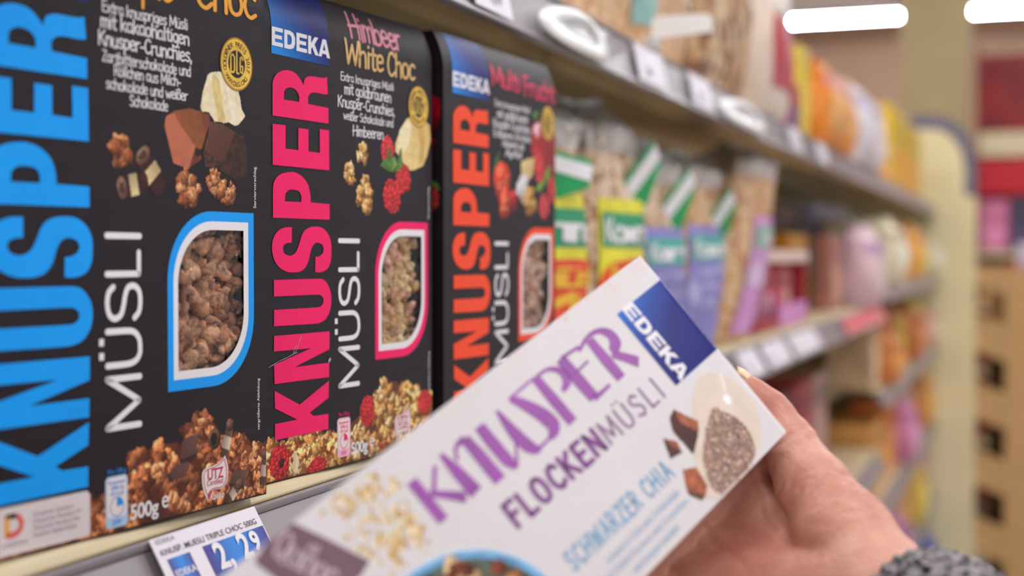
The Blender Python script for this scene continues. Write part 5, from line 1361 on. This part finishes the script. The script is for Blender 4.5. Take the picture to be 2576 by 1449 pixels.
# upper shelf
UZ = UP_Z
cereal_bag(1.03, .395, UZ, .16, .10, .27, -3, 'clear bag of pale crisps on the upper shelf, above the oval label holder', C_PEACH, None, .8, 21, 0, None, 'bags on the upper shelf')
cereal_bag(1.225, .395, UZ, .17, .10, .27, -3, 'clear bag with a white and coral label at its front on the upper shelf', C_PEACH, (M_WHITE, mat('coral_band', (232, 120, 100), .45), (mat('coral_oval', (226, 132, 112), .45), M_WHITE), .20, .62, .18, .40), .8, 22, 0, None, 'bags on the upper shelf')
b = cereal_bag(1.43, .395, UZ, .19, .11, .28, -3, 'clear cereal bag with two upright teal stripes on the upper shelf', C_PEACH, None, .82, 23, 0, None, 'bags on the upper shelf')
f_ = bag_surface(.19, .11, .28, .82, 23)
M_TS = mat('pale_teal_stripe', (150, 190, 186), .4)
skin('teal_stripe', f_, .08, .20, .12, .8, 6, 14, M_TS, b, .0014); skin('teal_stripe', f_, .36, .41, .06, .8, 4, 14, M_TS, b, .0014)
cereal_bag(1.70, .395, UZ, .26, .13, .30, -3, 'big clear bag of nut pieces on the upper shelf, left of the white tipped bag', C_NUT, None, .84, 24, .04, None, 'bags on the upper shelf')
pack(1.95, 2.09, .36, UZ, .225, .08, (222, 204, 190), 'pale cream pouch on the upper shelf with red and green print near its foot', 'pouch', 'packs on the upper shelf', (196, 60, 74), (226, 212, 204), 'food_pouch', soft=True)
pack(2.11, 2.20, .36, UZ, .075, .07, (104, 132, 40), 'small green pack on the upper shelf beside the red and violet one', 'pack', 'packs on the upper shelf', (140, 154, 60), (90, 116, 40))
pack(2.22, 2.34, .35, UZ, .085, .07, (186, 52, 72), 'small red and violet pack on the upper shelf', 'pack', 'packs on the upper shelf', (112, 70, 130), (170, 44, 60))
pack(2.36, 2.46, .35, UZ, .155, .08, (226, 200, 60), 'narrow yellow pack standing left of the orange bag on the upper shelf', 'pack', 'packs on the upper shelf', (232, 210, 90), (216, 186, 44))
pack(2.47, 2.88, .36, UZ, .155, .10, (240, 142, 40), 'large orange pouch with a lilac spot on the upper shelf', 'pouch', 'packs on the upper shelf', (244, 172, 88), (214, 130, 116), 'food_pouch', soft=True)
pack(2.96, 3.46, .36, UZ, .175, .10, (218, 208, 214), 'white pouch with an orange top on the upper shelf', 'pouch', 'packs on the upper shelf', (226, 216, 222), (190, 186, 214), 'food_pouch', top=(232, 160, 84), soft=True)
pack(3.56, 4.05, .36, UZ, .12, .10, (232, 196, 140), 'low cream and orange pack on the upper shelf in front of the yellow carton', 'pack', 'packs on the upper shelf', (236, 160, 60), (238, 210, 170))
pack(4.1, 5.30, .36, UZ, .235, .12, (214, 176, 20), 'large bright yellow carton at the far end of the upper shelf', 'carton', 'packs on the upper shelf', (230, 162, 36), (204, 170, 16))
pack(3.5, 3.95, .50, UZ, .20, .10, (214, 186, 40), 'yellow carton standing behind the low cream pack', 'carton', 'packs on the upper shelf', (226, 170, 40), (210, 176, 30))
# eye level shelf past the bags: display tray, cartons, pouches
def display_tray():
    t = empty('display_tray', (2.18, .35, ZT), 0, 'red cardboard display tray with a white upper rim and pink front lip', 'tray')
    M_RC = mat('red_tray_card', (176, 44, 58), .5, .4, .05); M_PKC = mat('pink_tray_lip', (222, 146, 212), .4)
    mb = MB(); mb.box(-.24, .24, .0, .22, .0005, .003); mb.obj('tray_floor', M_RC, t)
    for s in (-.24, .237):
        mb = MB(); mb.box(s, s + .003, 0, .22, .003, .105); mb.obj('side_wall', M_RC, t)
    mb = MB(); mb.box(-.24, .24, .217, .22, .003, .11); mb.obj('back_wall', M_RC, t)
    mb = MB(); mb.box(-.04, .237, -.002, .001, .003, .034); mb.obj('front_lip', M_PKC, t)
    mb = MB(); mb.box(-.237, -.04, -.002, .001, .003, .016); mb.obj('front_lip', M_RC, t)
    mb = MB(); mb.box(-.24, .24, -.004, .012, .098, .116, bev=.002); mb.obj('upper_rim', mat('pale_rim_card', (244, 214, 204), .4), t)
display_tray()
ITEM = 'small packs in the red display tray'
for x, c, p, lb in ((1.995, (120, 108, 96), (222, 196, 40), 'small grey pack with a round yellow mark in the tray, next to the leaning bag'), (2.08, (132, 76, 96), (176, 120, 150), 'small plum coloured pack in the red tray, second from the leaning bag'), (2.17, (214, 92, 110), (236, 190, 214), 'small rose pack in the middle of the red tray'), (2.26, (190, 40, 66), (240, 110, 140), 'small crimson pack in the tray, right of the rose one'), (2.345, (222, 130, 130), (246, 190, 170), 'small salmon pack at the right end of the red tray')):
    pack(x - .034, x + .034, .37, ZT + .0032, .085, .05, c, lb, 'pack', ITEM, p, tuple(int(v * .8) for v in c))
CE = 'packs on the eye level shelf'
pack(2.58, 2.80, .402, ZT, .148, .062, (206, 142, 26), 'deep yellow carton standing behind the red display tray', 'carton', CE, (230, 176, 60), (196, 132, 22))
pack(3.0, 3.37, .50, ZT, .222, .10, (110, 86, 76), 'dim brown carton deep in the shelf under the upper board', 'carton', CE, (120, 96, 88), (98, 74, 66))
pack(3.46, 4.25, .48, 1.335, .195, .12, (186, 190, 212), 'blue grey carton at the back, right under the upper shelf', 'carton', CE, (160, 164, 190), (130, 134, 160))
pack(2.84, 3.02, .362, ZT, .150, .034, (176, 116, 104), 'dusty red brown carton left of the lilac topped pouch', 'carton', CE, (206, 150, 116), (168, 100, 96))
pack(3.045, 3.39, .345, ZT, .172, .09, (224, 186, 196), 'tall pale pink pouch with lilac band, at the end of the eye level shelf', 'pouch', CE, (232, 200, 202), (190, 150, 186), 'food_pouch', top=(214, 204, 226), soft=True)

# far bay: rows of small packs, shelf after shelf
FAR = {1.335: ([(236, 222, 190), (226, 146, 56), (222, 150, 64), (236, 168, 72), (214, 124, 40), (206, 172, 30)], .17),
       1.085: ([(222, 184, 150), (216, 132, 52), (206, 178, 36), (196, 120, 70), (222, 190, 60), (232, 168, 80)], .19),
       .82: ([(226, 164, 88), (232, 150, 52), (206, 128, 170), (220, 120, 60), (200, 110, 76), (214, 186, 140)], .2),
       .56: ([(196, 116, 160), (206, 128, 176), (214, 148, 100), (206, 140, 96), (228, 196, 90), (188, 176, 190)], .2),
       .30: ([(40, 112, 196), (216, 172, 96), (206, 128, 80), (150, 140, 190), (180, 180, 206), (110, 126, 180)], .2)}
SHN = {1.335: 'topmost', 1.085: 'second', .82: 'third', .56: 'fourth', .30: 'lowest'}
def cname(c):
    import colorsys
    h, l, s = colorsys.rgb_to_hls(*[v / 255 for v in c]); h *= 360
    if s < .25 and l > .6: return 'pale grey'
    if h < 20 or h > 345: return 'rust red'
    if h < 33: return 'orange'
    if h < 42: return 'tan'
    if h < 70: return 'yellow'
    if h < 200: return 'green'
    if h < 230: return 'blue'
    if h < 280: return 'violet'
    return 'pink'
ORD = ('first', 'second', 'third', 'fourth', 'fifth', 'sixth', 'seventh', 'eighth', 'ninth', 'tenth', 'eleventh', 'twelfth')
fr = random.Random(5)
for z, (cs, h) in FAR.items():
    for i in range(12):
        c = cs[(i // 2 + (i % 2) * fr.randint(0, 2)) % len(cs)]
        jt = fr.randint(-14, 14); c = tuple(max(0, min(255, v + jt + fr.randint(-4, 4))) for v in c)
        x = 3.44 + i * .1665
        soft = (i * 2 + int(z * 100)) % 5 == 0
        pack(x, x + .150, .334 + .012 * fr.random(), z + (.0006 if soft else 0), h * fr.uniform(.62, .98), .11, c, '%s %s, %s along the %s far bay shelf' % (cname(c), 'pouch' if soft else 'carton', ORD[i], SHN[z]), 'pouch' if soft else 'carton', 'packs on the far bay shelves',
             tuple(min(255, int(v * 1.12 + 14)) for v in c), tuple(int(v * .85) for v in c), 'food_pouch' if soft else 'food_carton', soft=soft)
# shelf below eye level in the nearer bays
LOW = [(1.55, (44, 30, 28)), (1.80, (34, 26, 28)), (2.05, (66, 48, 26)), (2.32, (40, 30, 36)), (2.60, (104, 20, 36)), (2.86, (176, 52, 68)), (3.10, (176, 140, 132))]
LBL = ['dark brown carton below the lower rail, partly behind the hand', 'near black carton under the white price tags', 'dark olive carton under the widest white price tag', 'dark violet grey carton, left of the maroon one', 'maroon carton below the lower rail', 'red pouch right of the maroon carton', 'dusty beige carton at the far end below the lower rail']
for (x, c), lb in zip(LOW, LBL): pack(x, x + .22, .43, .95, .19, .12, c, lb, 'carton', 'cartons on the shelf below the lower rail', tuple(min(255, int(v * 1.15)) for v in c), tuple(int(v * .8) for v in c))
LOW2 = [(1.9, (120, 84, 70)), (2.2, (150, 104, 90)), (2.5, (140, 96, 80)), (2.8, (90, 50, 70)), (3.08, (196, 150, 80))]
LB2 = ['brown carton on the shelf beside the thumb base', 'dull rose brown carton right of the thumb', 'grey brown carton low in the bay', 'dark plum carton low in the bay', 'ochre carton low in the bay, next to the far bay']
for (x, c), lb in zip(LOW2, LB2): pack(x, x + .26, .40, .62, .24, .12, c, lb, 'carton', 'cartons on the low shelf', tuple(min(255, int(v * 1.15)) for v in c), tuple(int(v * .8) for v in c))

# ------------------------------------------------------------------ beyond the end panel: crates, red display
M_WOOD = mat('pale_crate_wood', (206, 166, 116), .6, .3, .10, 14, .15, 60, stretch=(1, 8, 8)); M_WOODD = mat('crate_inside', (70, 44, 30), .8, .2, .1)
CR_YAW = 0.0
def crate(x, y, z, label):
    t = empty('wooden_crate', (x, y, z), math.radians(-79), label, 'crate', 'stacked wooden crates')
    w, d, h = .60, .40, .27
    for nm, a in (('front_panel', 0.0), ('back_panel', d - .012)):
        v2, f = fill2d([[(-w / 2, 0), (w / 2, 0), (w / 2, h), (-w / 2, h)], [(-w / 2 + .05, .105), (-w / 2 + .05, .225), (-w / 2 + .21, .165), (-w / 2 + .21, .035)]])
        n = len(v2); V = [(p, a, q) for p, q in v2] + [(p, a + .012, q) for p, q in v2]
        out = [(-w / 2 + .05, .105), (-w / 2 + .05, .225), (-w / 2 + .21, .165), (-w / 2 + .21, .035)]
        F = list(f) + [tuple(i + n for i in q) for q in f]; k = len(V); V += [(p, a, q) for p, q in out] + [(p, a + .012, q) for p, q in out]
        F += [(k + i, k + (i + 1) % 4, k + 4 + (i + 1) % 4, k + 4 + i) for i in range(4)]
        obj(nm, V, F, M_WOOD, t)
    for s in (-w / 2, w / 2 - .012):
        mb = MB(); mb.box(s, s + .012, .0125, d - .0125, 0, h); mb.obj('side_panel', M_WOOD, t)
    mb = MB(); mb.box(-w / 2 + .013, w / 2 - .013, .013, d - .013, 0.002, .012); mb.obj('crate_floor', M_WOODD, t)
    return t
POS = ['lowest', 'second', 'third', 'fourth', 'topmost']
for i in range(5):
    o = crate(6.05, -.01, .0 + i * .271, '%s wooden crate of the stack beyond the end panel' % POS[i])
pack(6.10, 6.36, -.16, 1.356, .10, .2, (226, 212, 236), 'shiny white and violet pack lying on the topmost crate', 'pack', None, (246, 240, 250), (190, 150, 220))
RD = 'red display shelves at the far end'
def red_display():
    t = empty('display_shelves', (8.6, 0, 0), 0, 'tall red display shelving with cream boards in the far distance', 'shelving')
    M_RD = mat('red_display_board', (150, 34, 38), .5, .4, .15, 5); M_RDL = mat('bright_red_fascia', (204, 40, 54), .5)
    mb = MB(); mb.box(.0, .02, -.95, .255, 0, 2.55); mb.obj('back_panel', M_RD, t)
    for z in (.35, .75, 1.10, 1.40, 1.95):
        mb = MB(); mb.box(-.36, -.001, -.95, .255, z, z + (.13 if z > 1.9 else .03)); mb.obj('shelf_board', M_CREAM, t)
    mb = MB(); mb.box(-.37, -.361, -.95, .255, 1.74, 1.93); mb.obj('fascia', M_RDL, t)
    mb = MB(); mb.box(-.36, .0, .256, .27, 0, 2.55); mb.obj('side_panel', M_RD, t)
red_display()
for i, (y0, y1, c, z, h, lb) in enumerate((( .10, .245, (222, 124, 164), 1.431, .28, 'pink pack on the far display, nearest the end panel'), (.0, .085, (70, 58, 92), 1.431, .3, 'dark navy pack on the far display beside the pink one'), (-.16, -.02, (206, 130, 150), 1.431, .26, 'dusty pink pack on the far display, right of the navy one'), (.11, .245, (206, 160, 110), 1.131, .22, 'tan carton on the far display under the pink pack'), (-.05, .09, (200, 8, 28), 1.131, .25, 'glossy red carton on the far display under the navy pack'), (-.25, -.08, (190, 20, 40), 1.131, .24, 'dark red carton on the far display at the edge of the photo'))):
    t = empty('food_carton', (8.27, (y0 + y1) / 2, z), math.radians(-90), lb, 'carton', 'packs on the far red display'); w = y1 - y0
    mb = MB(); mb.box(-w / 2, w / 2, 0, .1, 0, h, bev=.003); mb.obj('carton', mat('pack_%d_%d_%d' % c, c, .45, .5, .08, 10), t)
    c2 = tuple(min(255, int(v * 1.1 + 16)) for v in c); mb = MB(); mb.box(-w * .4, w * .4, -.001, 0, h * .1, h * .5); mb.obj('front_panel', mat('pack_%d_%d_%d' % c2, c2, .45, .5, .08, 10), t)
